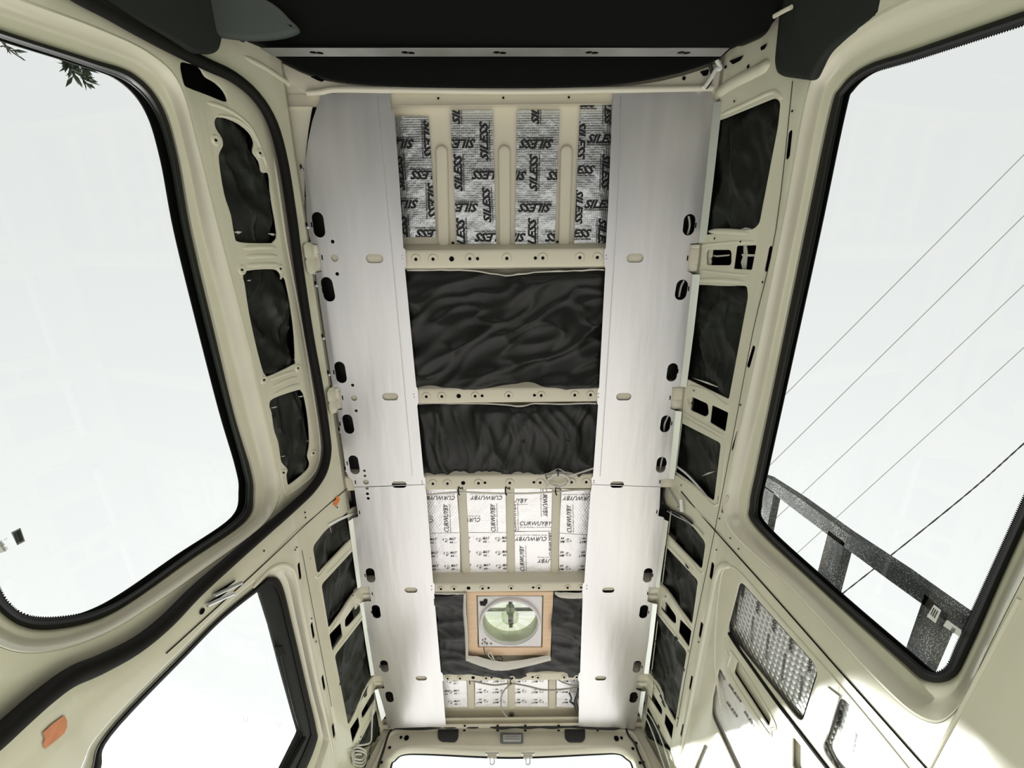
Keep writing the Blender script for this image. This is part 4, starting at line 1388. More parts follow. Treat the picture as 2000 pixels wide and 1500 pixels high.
mat_thing([(1097,955),(1163,957),(1156,1044),(1092,1040)], FOIL_HEX, 'pale foil piece with large black lettering, upper right of the bay before the fan', CG,
  CU([((1430,262),(1195,262)), ((1262,525),(1258,322))]), seed=8, amp=.001)
mat_thing([(1003.5,1038.5),(1077,1037),(1076,1117),(1003,1118)], FOIL_HEX, 'pale foil piece with large lettering, lower third from left before the fan', CG,
  CU([((1080,560),(845,560)), ((917,808),(912,622)), ((1245,722),(1010,722)), ((1128,700),(1122,520))]), seed=9, amp=.001)
MG = 'pale foil pieces printed with a round emblem'
def M6(cs, up, sf, w=52):
    out = []
    for c in cs: out += m66(c, up, sf, w)
    return out
mat_thing([(829,1042),(898,1040),(899,1120),(835,1122)], FOIL_PALE, 'pale foil piece with small round emblems, lower left before the fan', MG,
  M6([(365,570),(223,572),(372,670),(232,672),(378,766),(238,768)], True, s3), INKB, seed=10, amp=.001)
mat_thing([(912,1040),(990,1040),(991,1120),(916,1121)], FOIL_PALE, 'pale foil piece with small round emblems, lower second from left before the fan', MG,
  M6([(610,566),(750,562),(470,566),(612,666),(753,664),(472,668),(616,762),(756,762),(478,764)], True, s3), INKB, seed=11, amp=.001)
mat_thing([(1092,1041),(1155,1045),(1150,1123),(1092,1122)], FOIL_PALE, 'pale foil piece with small round emblems, lower right before the fan', MG,
  M6([(1212,598),(1370,600),(1208,700),(1364,700),(1205,800),(1358,802)], False, s3), INKB, seed=12, amp=.001)
for q, lab, cs, up, mt in (
  ([(860,1325),(914.5,1325),(914,1380),(866,1381)], 'leftmost small foil piece right behind the fan batt, with an emblem print', [(615,262),(620,328),(622,396),(560,330)], True, FOIL_PALE),
  ([(928,1324),(990,1324),(993,1379),(928,1379)], 'second small foil piece from the left behind the fan batt', [(806,276),(914,276),(806,346),(914,346),(806,412),(914,412)], False, FOIL_PALE),
  ([(1005,1324),(1070,1324),(1070,1379),(1005,1379)], 'third small foil piece from the left behind the fan batt', [(1056,276),(1168,276),(1056,346),(1168,346),(1056,412),(1168,412)], False, FOIL_PALE),
  ([(1087,1324),(1138,1324),(1134,1382),(1087,1379)], 'rightmost small foil piece right behind the fan batt, under the loose cable', [(1368,274),(1366,344),(1366,412),(1300,344)], False, FOIL_PALE)):
    mat_thing(q, mt, lab, 'small foil pieces behind the fan', M6(cs, up, s4, 40), INKB, seed=hash(lab) % 50 if False else len(lab), amp=.001)

# =================================================================== INSULATION BATTS IN THE ROOF
BG = 'dark fabric batts between the roof beams'
def cloth_px(surf, pts, d, **k):
    return cloth(k.pop('name', 'insulation_batt'), surf, px(surf, pts, d), d, **k)
o = cloth_px(ROOF, [(786,527),(900,529),(960,533),(988,538),(1030,533),(1100,529),(1190,526),(1176,772),(806,772)], -0.034, vfall=0.05, amp=0.028, seed=3, ang=-0.35, st=2.4, fr=6.0, res=0.0085)
tag(o, 'large deeply creased black fabric batt in the middle of the roof', 'insulation batt', BG)
bat2 = o
o2 = cloth_px(ROOF, [(808,787),(900,789),(990,791),(1010,793),(1050,791),(1172,788),(1162,905),(1162,942),(822,942)], -0.032, vfall=0.04, amp=0.022, seed=14, ang=1.5, st=5, fr=9, res=0.0085)
tag(o2, 'smaller black fabric batt with lengthwise pleats, ahead of the coiled cable', 'insulation batt', BG)
# torn fleece edges of both batts
def edge(pts, r, parent, d=-0.018, mat=FLEECE, name='torn_edge', surf=ROOF):
    P = catmull(wp(surf, pts, d), 4, False)
    P = [p + Vector((0, noise.noise(p * 40) * 0.003, noise.noise(p * 30) * 0.002)) for p in P]
    return finish(name, tube_bm(P, [r * (0.6 + 0.7 * abs(noise.noise(p * 25))) for p in P], 7), mat, parent)
edge([(795,528),(860,527),(930,530),(980,537),(1000,537),(1060,531),(1120,529),(1180,526)], 0.0035, bat2, -0.014)
edge([(818,788),(880,787),(950,788),(990,791),(1020,793),(1045,788),(1090,789),(1165,788)], 0.0045, o2, -0.014)
edge([(1040,930),(1070,925),(1090,916),(1110,925),(1140,929),(1160,930)], 0.003, o2, -0.006)
fanb = [(848,1160),(911,1157),(912,1200),(914,1285),(930,1291),(950,1298),(980,1307),(1000,1306),(1030,1297),(1060,1287),(1077,1282),(1078,1240),(1076,1215),(1081,1180),(1082,1158),(1142,1158),(1134,1312),(1133,1314),(1105,1321),(1090,1319),(1060,1315),(1030,1316),(1000,1322),(960,1317),(930,1314),(862,1313)]
o3 = cloth_px(ROOF, fanb, -0.012, amp=0.014, seed=31, ang=0.5, st=2.6, fr=9, res=0.011, thick=0.014)
tag(o3, 'dark grey fabric batt cut out around the plywood fan frame', 'insulation batt', BG)
# folded pale lining around the fan cut out
b = bmesh.new()
def ribbon(pa, pb, d, seed, surf=ROOF, n=4):
    A = catmull(px(surf, pa, d), n, False); B = catmull(px(surf, pb, d), n, False)
    L = []
    for t in (0, 0.25, 0.5, 0.75, 1):
        L.append([surf.w(*(p.lerp(q, t)), d + 0.006 * math.sin(t * math.pi) + noise.noise(Vector((p.x * 30, p.y * 30, seed + t * 3))) * 0.004) for p, q in zip(A, B)])
    return loft_bm(L, closed=False)
bm = ribbon([(910,1157),(910,1190),(913,1230),(914,1282)], [(906,1158),(905,1195),(908,1235),(910,1290)], 0.004, 1)
bm = join(bm, ribbon([(914,1280),(935,1283),(965,1290),(1000,1291),(1040,1285),(1075,1279)], [(910,1291),(930,1297),(955,1306),(980,1309),(1010,1305),(1076,1289)], 0.006, 2))
bm = join(bm, ribbon([(1083,1156),(1100,1157),(1125,1157),(1143,1157)], [(1084,1160),(1095,1166),(1120,1169),(1142,1167)], -0.002, 3))
bm = join(bm, ribbon([(849,1157),(875,1157),(909,1157)], [(849,1160),(875,1161),(909,1161)], -0.002, 4))
bmesh.ops.solidify(bm, geom=bm.faces[:], thickness=0.002)
finish('fleece_lining', bm, FLEECE, o3, angle=80)

# =================================================================== FAN
PZ = 2.062
PL = Flat((0, 0, PZ), (1, 0, 0), (0, 1, 0), (0, 0, -1))
po = px(PL, [(910,1156),(1081,1156),(1075,1280),(915,1280)])
pi = px(PL, [(930,1163),(1062,1163),(1059.5,1265),(933,1265)])
ply = plate('plywood_frame', PL, po, [pi], 0.0, 0.018, 0.0015, PLY)
tag(ply, 'pale plywood frame screwed to the roof around the fan', 'wooden frame')
fan = empty('roof_fan', PL.w(*PL.hit((996, 1213)), 0))
tag(fan, 'white square roof fan with green-tinted round opening inside the plywood frame', 'fan')
FP = Flat((0, 0, PZ + 0.004), (1, 0, 0), (0, 1, 0), (0, 0, -1))
ho = px(FP, [(933,1164.5),(1059,1164.5),(1057,1263),(935.5,1263)])
fc = Vector(FP.hit((996.5, 1214))); 
frd = (Vector(FP.hit((1050.5, 1214))) - fc).length
plate('housing', FP, rc(ho, 0.012), [circ(fc, frd, 48)], 0.0, 0.01, 0.002, PLASW, fan)
# raised ring round the opening
rg = lambda r, z: [Vector((fc.x + r * math.cos(t * math.pi / 30), fc.y + r * math.sin(t * math.pi / 30), PZ + z)) for t in range(60)]
finish('fan_ring', loft_bm([rg(frd + 0.014, 0.003), rg(frd + 0.011, -0.010), rg(frd + 0.003, -0.012), rg(frd, -0.006), rg(frd - 0.001, 0.008)]), PLASW, fan, angle=50)
finish('air_duct', loft_bm([rg(frd, 0.004), rg(frd - 0.002, 0.035), rg(frd - 0.006, 0.07)]), DUCT, fan, angle=60)
duct = D.objects[-1] if False else None
# hub, motor and ten blades
bm = loft_bm([rg(0.002, 0.005), rg(0.030, 0.010), rg(0.042, 0.022), rg(0.044, 0.045), rg(0.036, 0.060), rg(0.002, 0.062)])
finish('hub', bm, glass_mat('clear_hub_plastic', (0.80, 0.84, 0.74), 0.12), fan)
finish('motor', loft_bm([rg(0.001, 0.062), rg(0.020, 0.062), rg(0.022, 0.075), rg(0.022, 0.10), rg(0.001, 0.102)]), LAMPG, fan)
finish('shaft_cap', loft_bm([rg(0.0005, -0.002), rg(0.006, 0.0), rg(0.011, 0.006), rg(0.012, 0.012)]), LAMPG, fan)
for k in range(10):
    a = 2 * math.pi * k / 10 + 0.2
    L = []
    for r_, w_, tw in ((0.040, 0.018, 0.9), (0.070, 0.024, 0.7), (0.100, 0.030, 0.55), (0.128, 0.034, 0.45)):
        row = []
        for s_ in (-1, -0.5, 0, 0.5, 1):
            o_ = s_ * w_
            row.append(Vector((fc.x + r_ * math.cos(a) - o_ * math.cos(tw) * math.sin(a), fc.y + r_ * math.sin(a) + o_ * math.cos(tw) * math.cos(a), PZ + 0.035 + o_ * math.sin(tw) * 0.8 + (1 - s_ * s_) * 0.003)))
        L.append(row)
    bm = loft_bm(L, closed=False)
    bmesh.ops.solidify(bm, geom=bm.faces[:], thickness=0.0015)
    finish('fan_blade', bm, SMOKE, fan)
# cross arm of the lid lifter, lid box and lid
bm = box_bm(Vector((fc.x + .002, fc.y, PZ + 0.112)), 0.020, 2 * frd + 0.02, 0.012)
bm = join(bm, box_bm(Vector((fc.x + .002, fc.y + 0.10, PZ + 0.118)), 0.028, 0.06, 0.014))
finish('motor_arm', bm, LAMPG, fan, angle=30)
for yy, h_ in ((-0.035, 0.012), (0.085, 0.010)):
    finish('lid_brace', box_bm(Vector((fc.x, fc.y + yy, PZ + 0.165)), 0.33, 0.016, h_), LAMPG, fan)
lid = bmesh.new()
L = []
for k, z in ((0.185, 0.058), (0.185, 0.12), (0.178, 0.175), (0.16, 0.19)):
    L.append([Vector((fc.x + a * k, fc.y + b_ * k, PZ + z)) for a, b_ in ((-1, -1), (1, -1), (1, 1), (-1, 1))])
lid = loft_bm(L)
lid.faces.new([v for v in lid.verts][-4:])
finish('lid', lid, LID, fan, angle=30)
# control corner, latch and screws
cp = px(FP, [(936,1166),(958,1166),(966,1172),(952,1184),(946,1192),(936,1187)], 0.005)
plate('control_plate', FP, cp, (), 0.003, 0.003, 0.001, STICK, fan)
cp = px(FP, [(937,1176),(944,1176),(946,1171),(952,1172),(952,1178),(947,1184),(938,1183)], 0.008)
plate('latch', FP, cp, (), 0.008, 0.006, 0.001, RUBBER, fan)
b = None
for c, r in (((943,1251),.004), ((947,1255),.005), ((942,1258),.004), ((951,1258),.006), ((959,1258),.005), ((948,1249),.004)):
    u, v = FP.hit(c, 0.004)
    x = tube_bm([FP.w(u, v, -0.001), FP.w(u, v, 0.004)], r, 10)
    b = x if b is None else join(b, x)
finish('control_knob', b, LAMPG, fan)

# =================================================================== BATTS BEHIND THE SIDE OPENINGS
def grow_uv(uv, k):
    n = len(uv); cx = sum(p[0] for p in uv) / n; cy = sum(p[1] for p in uv) / n
    out = []
    for x, y in uv:
        l = math.hypot(x - cx, y - cy)
        out.append((x + (x - cx) / l * k, y + (y - cy) / l * k))
    return out
def side_batt(surf, pts, label, d, seed, group, amp=0.019, ang=0.6, k=0.022, r=0.015, tears=(), **kw):
    uv = grow_uv(rc(px(surf, pts, 0.0), r, 3), k)
    o = cloth('insulation_batt', surf, uv, d, amp=amp, seed=seed, ang=ang, st=2.2, fr=9, res=0.0125, **kw)
    tag(o, label, 'insulation batt', group)
    for a, b_, w_ in tears:      # bits of pale fleece where the fabric is torn
        A, B = Vector(surf.hit(a, d + .018)), Vector(surf.hit(b_, d + .018))
        m = (A + B) / 2; dr = (B - A); nr = Vector((-dr.y, dr.x)).normalized() * w_
        x = plate_bm(surf, [tuple(A), tuple(m + nr), tuple(B), tuple(m - nr * 0.4)], (), d + 0.018, 0.001, 0)
        finish('torn_fleece', x, FLEECE, o)
    return o
RGp = 'dark batts behind the right side openings'
side_batt(RW, R_H[0], 'black batt behind the frontmost large opening of the right side', -0.030, 41, RGp, tears=[((1385,457),(1470,448),0.004),((1442,449),(1470,447),0.006)])
side_batt(RW, R_H[3], 'black batt behind the second large opening of the right side', -0.028, 43, RGp, tears=[((1352,738),(1412,760),0.005),((1372,556),(1440,559),0.004)])
side_batt(RW, R_H[6], 'black batt behind the third large opening, right side, with a white strap', -0.030, 44, RGp, tears=[((1340,829),(1400,856),0.003),((1370,930),(1398,920),0.004)])
side_batt(RW, R_H[7], 'small black batt just behind the seam on the right side', -0.030, 45, RGp)
side_batt(RW, R_H[8], 'black batt in the slanted opening before the fan, right side', -0.026, 46, RGp)
side_batt(RW, R_H[11], 'brownish black batt beside the fan, right side', -0.022, 47, RGp, amp=.02)
side_batt(RW, R_H[14], 'crumpled black batt in the last opening next to the rear frame, right side', -0.024, 48, RGp, amp=.02)
LGp = 'dark batts behind the left side openings'
def mir(i): return mirl(R_H[i])
side_batt(LW, mir(7), 'small black batt behind the orange tape on the left side', -0.030, 55, LGp, tears=[((643,1025),(648,1040),0.002)])
side_batt(LW, mir(8), 'black batt in the slanted opening before the fan, left side', -0.026, 56, LGp)
side_batt(LW, mir(11), 'black batt beside the fan, left side', -0.024, 57, LGp)
side_batt(LW, mir(14), 'crumpled black batt in the last opening near the coiled cable, left side', -0.024, 58, LGp, amp=.02)
DGp = 'dark batts inside the sliding door'
side_batt(LW, Lh[1], 'black batt in the top opening of the sliding door', DD - 0.030, 61, DGp, ang=0.1, r=.005, tears=[((457,453),(473,453),0.006),((523,456),(541,458),0.006)])
side_batt(LW, Lh[2], 'black batt in the middle opening of the sliding door', DD - 0.028, 62, DGp, ang=0.1, r=.005, tears=[((482,548),(491,547),0.003),((513,721),(526,720),0.002),((572,703),(578,701),0.002)])
side_batt(LW, Lh[3], 'black batt in the bottom opening of the sliding door', DD - 0.026, 63, DGp, ang=0.4, r=.005, tears=[((528,797),(543,794),0.003),((582,775),(594,773),0.004),((598,862),(606,860),0.002),((548,892),(558,890),0.002)])
# pieces of white tape in the small square opening
o = finish('tape_cross', join(plate_bm(RW, px(RW, [(1452,480),(1458,480),(1460,494),(1457,527),(1450,527),(1447,512),(1452,498)], -0.02), (), -0.02, 0.002, 0),
    plate_bm(RW, px(RW, [(1448,496),(1476,497),(1476,501),(1450,501)], -0.018), (), -0.018, 0.002, 0)), FLEECE)
tag(o, 'white fleece cross showing in the small square opening of the right side', 'fleece scrap')
o = finish('insulation_scrap', plate_bm(RW, px(RW, [(1383,496),(1400,499),(1425,497),(1423,500),(1400,502),(1384,499)], -0.02), (), -0.02, 0.002, 0), FLEECE)
tag(o, 'thin white fleece line in the small oval opening of the right side', 'fleece scrap')

# =================================================================== FOIL MATS ON THE RIGHT WALL
def wall_mat(pts, mat, label, items, d=-0.016, r=0.02, k=0.004, ink=INK, grp='reflective mats on the right wall'):
    uv = rc(px(RW, pts, d), r, 4)
    bm = plate_bm(RW, grow_uv(uv, k), (), d, 0.004, 0)
    o = finish('reflective_mat', bm, mat)
    tag(o, label, 'foil mat', grp)
    if items:
        b = print_bm(RW, items, d + 0.002, None)
        finish('printed_markings', b, ink, o, smooth=False)
    return o
nz = lambda a, b: [('noico', a, b, 0.30, 0.25, 0.03)]
ns = lambda a, b: [('noico solutions', a, b, 0.11, 0.25, 0.02)]
wall_mat(MAT1, FOIL_WALLHEX, 'grey honeycomb foil mat in the upper left of the window-shaped panel', 
  nz((1451,1168),(1454,1140)) + nz((1480,1200),(1484,1173)) + nz((1512,1236),(1516,1208)) + nz((1545,1276),(1549,1246)) + nz((1582,1318),(1586,1290)) +
  ns((1437,1222),(1440,1178)) + ns((1468,1256),(1472,1206)) + ns((1497,1292),(1502,1240)) + ns((1528,1334),(1534,1278)) + ns((1562,1375),(1568,1320)), r=0.02, k=-0.003)
wall_mat(MAT2, FOIL_WALLHEX, 'bright honeycomb foil mat cropped by the bottom edge, right', 
  nz((1640,1420),(1645,1392)) + ns((1668,1472),(1674,1425)), r=0.02, k=0.01)
wall_mat(MAT3, FOIL_RIB, 'finely ribbed white foil mat below the rectangular recess',
  [('SILESS', (1422,1338), (1448,1375), 0.2, 0.3, 0.03), ('SILESS', (1418,1372), (1440,1404), 0.2, 0.3, 0.03), ('SILESS', (1452,1390), (1474,1424), 0.2, 0.3, 0.03), ('SILESS', (1405,1308), (1414,1330), 0.25, 0.3, 0.03)], r=0.02, k=0.01, ink=INKB)
wall_mat(MAT4, FOIL_RIB, 'narrow foil mat at the very bottom next to the pillar ridge, right', None, r=.02, k=.01)
o = plate('metal_sheet', RW, px(RW, [(1613,1341),(1638,1360),(1617,1433),(1594,1395)], 0.006), (), 0.006, 0.003, 0, ALU)
tag(o, 'small smooth metal sheet between the two honeycomb mats', 'metal sheet')
b = tube_bm(catmull(wp(RW, [(1424,1236),(1436,1256),(1470,1304),(1520,1374),(1570,1440),(1620,1505)], 0.001), 4, False), 0.007, 8)
o = finish('rubber_strip', b, RUBBER)
tag(o, 'black rubber strip along the lower edge of the grey honeycomb mat', 'strip')

for sg, lab in ((-1, 'left'), (1, 'right')):
    xs = sorted((sg * 0.585, sg * 0.735))
    o = plate('insulation_strip', ROOF, [(xs[0], -0.30), (xs[1], -0.30), (xs[1], 2.55), (xs[0], 2.55)], (), -0.046, 0.008, 0.002, FABRIC)
    tag(o, 'dark fabric strip above the ' + lab + ' ceiling panels, seen through their edge slots', 'insulation strip', 'dark strips above the ceiling panels')

# =================================================================== CABLES AND SMALL THINGS
def cable(label, pts, r, mat, cat='cable', name='cable', group=None):
    o = finish(name, tube_bm(catmull(pts, 6, False), r, 8), mat, angle=70)
    return tag(o, label, cat, group)
R0 = lambda pts, d=0.0: wp(ROOF, pts, d)
cab1 = cable('pale cable tied across the foil bay below the middle beam', R0([(826,968),(860,964),(900,961),(950,963),(1000,964),(1045,963),(1090,960),(1130,957),(1164,958)], -0.008), 0.0045, CABLE_W)
# coil
u, v = ROOF.hit((1091, 937), 0.012)
ex = (Vector(ROOF.hit((1114, 937), 0.012)) - Vector((u, v))).length
P = [ROOF.w(*ROOF.hit((1160, 914), 0.0), 0.0), ROOF.w(*ROOF.hit((1135, 922), 0.006), 0.008), ROOF.w(*ROOF.hit((1112, 928), 0.01), 0.014)]
for k in range(40):
    a = 0.9 - k * math.pi / 5.5
    rr = ex * (0.88 + 0.20 * noise.noise(Vector((k * 0.7, 1, 2))))
    P.append(Vector((u + rr * math.cos(a), v - rr * 0.68 * math.sin(a) * 1.0, ZP - 0.012 - 0.008 * abs(math.sin(k * 1.3)))))
P.append(ROOF.w(*ROOF.hit((1066, 952), 0.01), 0.012))
coil = cable('coil of pale cable hanging from the middle roof beam', P, 0.0036, CABLE_W)
o = tube('cable_tie', R0([(1089,915),(1090,922),(1090,930)], 0.022), 0.0022, RUBBER); tag(o, 'black cable tie holding the cable coil', 'cable tie')
for (x0, x1), lab in (((896, 900), 'black cable tie on the pale cable, left of three in the foil bay'), ((988, 993), 'black cable tie on the pale cable, middle of three in the foil bay'), ((1086, 1090), 'black cable tie on the pale cable, right of three in the foil bay')):
    o = tube('cable_tie', R0([(x0,951),(x0 - 1,958),(x0,965),(x0 + 2,967)], 0.0), 0.003, RUBBER, sub=4)
    tag(o, lab, 'cable tie', 'cable ties in the foil bay')
    tube('tie_tail', R0([(x0,951),(x1,955),(x0 + 7,952),(x0 + 8,957)], 0.001), 0.0018, RUBBER, o, sub=4)
cable('thin grey cable running across the small foil pieces behind the fan', R0([(862,1328),(890,1327),(918,1329),(945,1335),(968,1338),(998,1335),(1030,1340),(1060,1347),(1090,1347),(1134,1342)], -0.015), 0.0042, CABLE_G)
cable('short grey cable crossing the right small foil pieces', R0([(1088,1326),(1100,1333),(1120,1339),(1135,1338)], -0.012), 0.0035, CABLE_G)
cable('grey cable hanging in a curve down to the round plug', R0([(998,1336),(985,1348),(979,1362),(979,1380),(984,1392),(990,1400)], -0.010), 0.0042, CABLE_G)
for x0, lab in ((917, 'left'), (997, 'right')):
    o = tube('cable_tie', R0([(x0,1326),(x0,1331),(x0 + 1,1336)], -0.008), 0.003, RUBBER, sub=3); tag(o, 'black cable tie behind the fan batt, ' + lab + ' of two', 'cable tie')
cable('black taped wiring bundle beside the right rear ceiling panel', R0([(1131,1346),(1128,1358),(1124,1368),(1126,1380),(1129,1392)], -0.006), 0.009, CABLE_K, 'wiring')
cable('black zigzag wire on the rightmost small foil piece', R0([(1112,1354),(1116,1364),(1114,1370),(1121,1376),(1124,1384)], -0.01), 0.005, CABLE_K, 'wiring')
o = tube('round_plug', [ROOF.w(*ROOF.hit((999,1394), SK), SK), ROOF.w(*ROOF.hit((999,1394), SK), SK + 0.008)], 0.016, LAMPG, sub=0, n=20); tag(o, 'round grey plug in the rear roof sheet', 'plug')
tube('plug_centre', [ROOF.w(*ROOF.hit((999,1394), SK), SK + .007), ROOF.w(*ROOF.hit((999,1394), SK), SK + 0.0095)], 0.010, GREYP, o, sub=0, n=16)
# wiring along the rear edge of the roof
pts = [(770,1421),(800,1424),(830,1422),(860,1420),(880,1421),(905,1418),(925,1420),(950,1419),(980,1421),(1005,1419),(1030,1422),(1055,1418),(1080,1421),(1110,1419),(1140,1420),(1175,1423),(1200,1424),(1212,1419),(1228,1420)]
cable('thin black wiring loom along the rear edge of the roof', [p + Vector((0, 0, 0.003 * math.sin(i * 2.1))) for i, p in enumerate(wp(REAR, pts, 0.035))], 0.0075, CABLE_K, 'wiring')
cable('black wire running down the left corner of the rear frame', wp(REAR, [(768,1423),(760,1432),(755,1445),(750,1462),(744,1480),(738,1500),(730,1530)], 0.012), 0.006, CABLE_K, 'wiring')
cable('black wire running down the right corner of the rear frame', wp(REAR, [(1222,1421),(1228,1436),(1240,1452),(1247,1470),(1256,1490),(1266,1515)], 0.012), 0.0055, CABLE_K, 'wiring')
# fan lead
cable('small bundled black and white lead below the fan', [PL.w(*PL.hit(p, 0.01), 0.012) for p in [(945,1264),(946,1272),(950,1280),(957,1284),(962,1294),(968,1299)]], 0.0022, CABLE_K)
cable('looped white lead tucked under the plywood frame', [PL.w(*PL.hit(p, 0.012), 0.014) for p in [(953,1277),(957,1274),(962,1280),(966,1290),(974,1298),(966,1292),(958,1284),(954,1280),(955,1274),(960,1276),(964,1286),(975,1296)]], 0.0024, CABLE_W)
cable('small loop of black lead beside the white one', [PL.w(*PL.hit(p, 0.012), 0.013) for p in [(966,1283),(974,1281),(981,1285),(980,1291),(973,1290),(967,1298)]], 0.0024, CABLE_K)

# left side straps and cables
o = finish('strap', plate_bm(LW, px(LW, [(641,1024),(660,1014),(680,1005),(699,1000),(699,1004),(682,1009),(662,1018),(645,1028)], 0.004), (), 0.004, 0.002, 0), TAPE_W)
tag(o, 'white strap crossing the opening by the orange tape', 'strap')
cable('white cable hanging in the last left opening', wp(LW, [(731,1368),(728,1385),(726,1420),(724,1448),(712,1454),(698,1456)], 0.014), 0.0045, CABLE_W)
P = []
for k in range(26):
    a = k * math.pi / 4.5
    P.append((698 + 14 * math.cos(a) + k * 0.12, 1468 + 13 * math.sin(a) + k * 0.7))
cable('loose coil of white cable in the lower left rear corner', [LW.w(*LW.hit(p, 0.005), 0.005 + 0.006 * (i % 3)) for i, p in enumerate(P)], 0.0045, CABLE_W)
# right side straps and cables
o = finish('strap', tube_bm(catmull(wp(RW, [(1318,908),(1340,925),(1362,948),(1382,972),(1392,984)], -0.010), 4, False), 0.0045, 8), TAPE_W)
tag(o, 'white strap across the third large opening, right side', 'strap')
cable('black cable bent round the panel corner at the seam, right', wp(RW, [(1294,934),(1297,950),(1295,970),(1299,986),(1310,996),(1335,1008),(1352,1022)], 0.008), 0.0055, CABLE_K)
cable('pale cable leaving the panel corner at the seam, right', wp(RW, [(1296,935),(1305,952),(1317,972),(1328,990)], 0.006), 0.003, CABLE_G)
cable('thin white cable across the small opening behind the seam, right', wp(RW, [(1303,998),(1322,1009),(1345,1020),(1362,1032),(1374,1046)], 0.004), 0.0025, CABLE_W)
o = tube('cable_sleeve', wp(RW, [(1330,975),(1331,987),(1332,999)], 0.012), 0.008, TAPE_W, sub=3); tag(o, 'short white sleeve on the cream rib behind the seam, right', 'sleeve')
cable('long white cable in the last right opening, nearer the frame', wp(RW, [(1256,1392),(1266,1410),(1278,1440),(1290,1475),(1302,1510)], 0.014), 0.0045, CABLE_W)
cable('long white cable in the last right opening, nearer the window panel', wp(RW, [(1262,1388),(1275,1408),(1290,1440),(1304,1480),(1312,1510)], 0.014), 0.0035, CABLE_W)
cable('black wiring in the front right corner below the shelf', R0([(1379,108),(1386,125),(1391,140),(1388,158),(1379,172)], 0.02), 0.006, CABLE_K, 'wiring')
o = finish('strap', tube_bm(catmull(R0([(1394,107),(1402,122),(1407,134),(1398,136),(1390,150),(1382,162),(1374,172)], 0.024), 4, False), 0.007, 8), TAPE_W)
tag(o, 'white strap among the wiring in the front right corner', 'strap')
for a, lab in (([(1345,422),(1347,440),(1343,458)], 'frontmost slot'), ([(1336,548),(1330,560),(1326,580)], 'second slot'), ([(1305,812),(1298,828),(1297,842)], 'fourth slot'), ([(1294,893),(1291,905),(1289,922)], 'fifth slot')):
    cable('white cable seen through the ' + lab + ' of the right ceiling panel', [ROOF.w(*ROOF.hit(p, -0.02), -0.02) for p in a], 0.004, CABLE_W, group='cables behind the right slots')

# tapes, prongs, stickers
o = plate('orange_tape', LW, px(LW, [(655,984),(652,980),(657,975),(656,970),(660,969),(664,976),(661,982),(656,990),(650,984)], 0.004), (), 0.004, 0.001, 0, ORANGE)
tag(o, 'small bright orange tape on the cream seam', 'tape')
o = plate('orange_tape', LW, px(LW, [(84,1431),(90,1426),(100,1416),(126,1397),(131,1408),(131,1420),(126,1432),(110,1446),(88,1463),(85,1452),(88,1444)], 0.004), (), 0.004, 0.001, 0, SALMON)
tag(o, 'large faded orange tape in the lower left corner', 'tape')
for a, b_, lab in (((419,1163), (472,1138), 'upper'), ((405,1182), (457,1159), 'lower')):
    P0, P1 = LW.w(*LW.hit(a, 0.010), 0.010), LW.w(*LW.hit(b_, 0.022), 0.022)
    o = finish('metal_prong', tube_bm([P0, P0.lerp(P1, .5), P1], 0.0058, 8), ALU)
    tag(o, 'silver metal prong beside the rear left window, ' + lab + ' of two', 'bracket', 'silver prongs')
    q = [(a[0] - 3, a[1] - 3), (b_[0] - 12, b_[1] - 6), (b_[0] - 14, b_[1] - 2), (a[0] + 6, a[1] - 1)]
    finish('slot_opening', plate_bm(LW, px(LW, q, 0.0034), (), 0.004, 0.001, 0), HOLE, o)
def sticker(surf, quad, d, label, mat, bars, ink=INK, extra=None, name='barcode_sticker'):
    uv = px(surf, quad, d)
    o = plate(name, surf, uv, (), d, 0.0006, 0, mat)
    tag(o, label, 'sticker')
    if bars:
        b = None
        A, B, C_, E = [Vector(q) for q in px(surf, bars, d + .001)]
        ws = [3, 1, 1, 2, 1, 3, 2, 1, 1, 1, 3, 1, 2, 2, 1, 1, 3] if mat is STICKG else [1, 1.3, 1, 1.3, 1]
        tot = sum(ws) + 0.0; x = 0
        for i, w_ in enumerate(ws):
            if i % 2 == 0:
                s0, s1 = x / tot, (x + w_) / tot
                q = [A.lerp(B, s0), A.lerp(B, s1), E.lerp(C_, s1), E.lerp(C_, s0)]
                m = plate_bm(surf, [tuple(k) for k in q], (), d + 0.001, 0.0004, 0)
                b = m if b is None else join(b, m)
            x += w_
        finish('printed_markings', b, ink, o, smooth=False)
    if extra:
        finish('printed_markings', print_bm(surf, extra, d + 0.001), ink, o, smooth=False)
    return o
gd = DD + GD + 0.005
sticker(LW, [(22,1040),(40,1031),(49,1057),(34,1065)], gd, 'grey barcode sticker on the left door window', STICKG, [(27,1041),(39,1035),(46,1055),(34,1061)])
sticker(LW, [(-14,1052),(4,1058),(13,1076),(-4,1082)], gd, 'faint printed label at the left photo edge on the door window', STICK, None, extra=[('E43R-001', (-6,1060), (9,1078), 0.3, 0.2, 0.0), ('OK', (8,1056), (15,1052), 0.5, 0.2, 0)], ink=LAMPG, name='printed_sticker')
g2 = GD + 0.007
sticker(RW, [(1824,1181),(1838,1192),(1827,1217),(1810,1204)], g2, 'white barcode sticker in front of the outdoor steel post', STICK, [(1823,1187),(1832,1194),(1825,1208),(1817,1200)])
sticker(RW, [(1850,1211),(1878,1231),(1874,1244),(1842,1222)], g2, 'white barcode sticker nearest the rubber corner of the right window', STICK, [(1860,1225),(1866,1229),(1862,1237),(1856,1232)])

